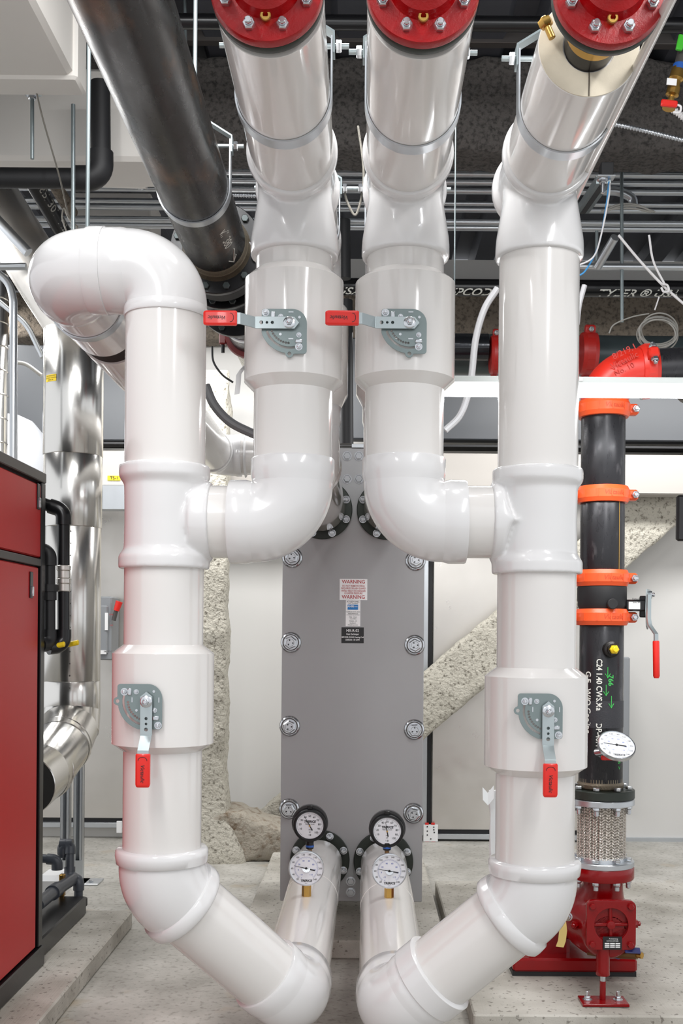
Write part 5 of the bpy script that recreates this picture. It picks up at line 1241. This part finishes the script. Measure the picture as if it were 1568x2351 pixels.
# brass valve at upper right
bvv=thing('brass_valve',P(1545,235,5.0),'brass hose valve with red lever and green tape at upper right edge','valve')
MB().lathe(fr(P(1535,250,5.0),P(1560,150,5.0)-P(1535,250,5.0)),[(.030,0),(.030,.03),(.014,.035),(.014,.06),(.03,.065),(.03,.10),(.024,.105),(.024,.13),(.034,.14),(.03,.19),(.02,.20)],20).build('valve_body',BRASS,bvv)
MB().box(fr(P(1536,238,4.96),(0,-1,0),(1,0,-.1)),.075,.03,.02,.005).build('red_lever',REDG,bvv)
MB().tube([P(1560,160,5.0),P(1585,60,5.0)],.03,20).build('steel_nipple',GREYD,bvv)
MB().tube([P(1559,163,5.0),P(1562,150,5.0)],.033,20).build('blue_seal',BLUE,bvv)
MB().box(fr(P(1562,98,4.95),(0,-1,0),(1,0,-.2)),.03,.07,.02,.004).build('green_handle',GREEN,bvv)
MB().box(fr(P(1542,188,4.96),(0,-1,0),(1,0,-.1)),.045,.03,.004).build('white_tag',WHITE,bvv)
MB().tube(bezier([P(1552,240,4.96),P(1563,245,4.96),P(1560,258,4.96),P(1545,258,4.96)],6),.005,8).build('strap_loop',WIREW,bvv)
# bag & bracket near right pipe base
o=rough_box('plastic_bag',lerp(P(1131,1815,4.35),P(1134,1985,4.35),14),.03,.03,POLYW,'white plastic bag hanging behind the right outer pipe','bag',disp=.006,sc=18)
mb=MB(); mb.band([P(1108,1822,4.3),P(1120,1835,4.3),P(1134,1818,4.3)],.05,.003,wdir=(0,.3,1)); mb.build('bag_corner',POLYW,o)
o.scale=(1,1,1)
t=thing('corner_bracket',P(990,1940,BY-.12),'white plate with red edges at the foot of the metal door','bracket')
a=P(972,1893,BY-.11); b=P(1005,1932,BY-.11); MB().bb(a.x,b.x,BY-.12,BY-.1,b.z,a.z,.002).build('white_plate',WHITE,t)
mb=MB(); 
for (x0,x1,y0,y1) in ((976,984,1889,1893),(990,998,1889,1893),(976,985,1932,1935),(990,999,1932,1935)):
    a=P(x0,y0,BY-.11); b=P(x1,y1,BY-.11); mb.bb(a.x,b.x,BY-.12,BY-.1,b.z,a.z)
mb.build('red_edge',REDG,t)
mb=MB()
for (px,py) in ((981,1898),(996,1899),(981,1908),(996,1905),(997,1911),(981,1917),(989,1926)): mb.cyl(FRONT(P(px,py,BY-.12)),.006,.003,8)
mb.build('screw',BLACKM,t)
a=P(268,1885,BY-.11); b=P(280,1912,BY-.11); t=MB().bb(a.x,b.x,BY-.12,BY-.1,b.z,a.z,.002).build('corner_bracket',WHITE); tag(t,'small white plate at door foot left of the left outer pipe','bracket')

# ================================================================== LIGHT
w=bpy.data.worlds.new('world'); SC.world=w; w.use_nodes=True
bg=w.node_tree.nodes['Background']; bg.inputs['Color'].default_value=(.95,.97,1.0,1); bg.inputs['Strength'].default_value=.95
def area(name,loc,rot,sx,sy,power,col=(1,1,1)):
    l=bpy.data.lights.new(name,'AREA'); l.shape='RECTANGLE'; l.size=sx; l.size_y=sy; l.energy=power; l.color=col
    o=bpy.data.objects.new(name,l); COL.objects.link(o); o.location=loc; o.rotation_euler=rot; return o
area('overhead_fill_light',(-1.2,1.2,4.2),(math.radians(25),0,0),.25,2.4,60)  # pair of added fills above the camera for even frontal light, no fixtures
area('overhead_fill_light',(1.6,1.2,4.2),(math.radians(25),0,0),.25,2.4,60)
area('rear_fill_light',(-1.2,7.7,3.9),(math.radians(20),0,0),2.4,.3,75)  # pair of added fills without fixtures, turned away to brighten the back wall
area('rear_fill_light',(2.2,7.7,3.9),(math.radians(20),0,0),2.4,.3,75)
area('centre_fill_light',(-.2,3.4,4.5),(math.radians(10),0,0),2.0,.25,60)  # added overhead fill kept out of view, no fixture behind it
area('left_lamp_light',(-3.1,7.4,4.2),(0,math.radians(-35),0),.5,3.2,60)
area('strip_lamp_light',((lx0+lx1)/2,YL,zt_l-.03),(0,0,0),lx1-lx0-.1,.08,16)
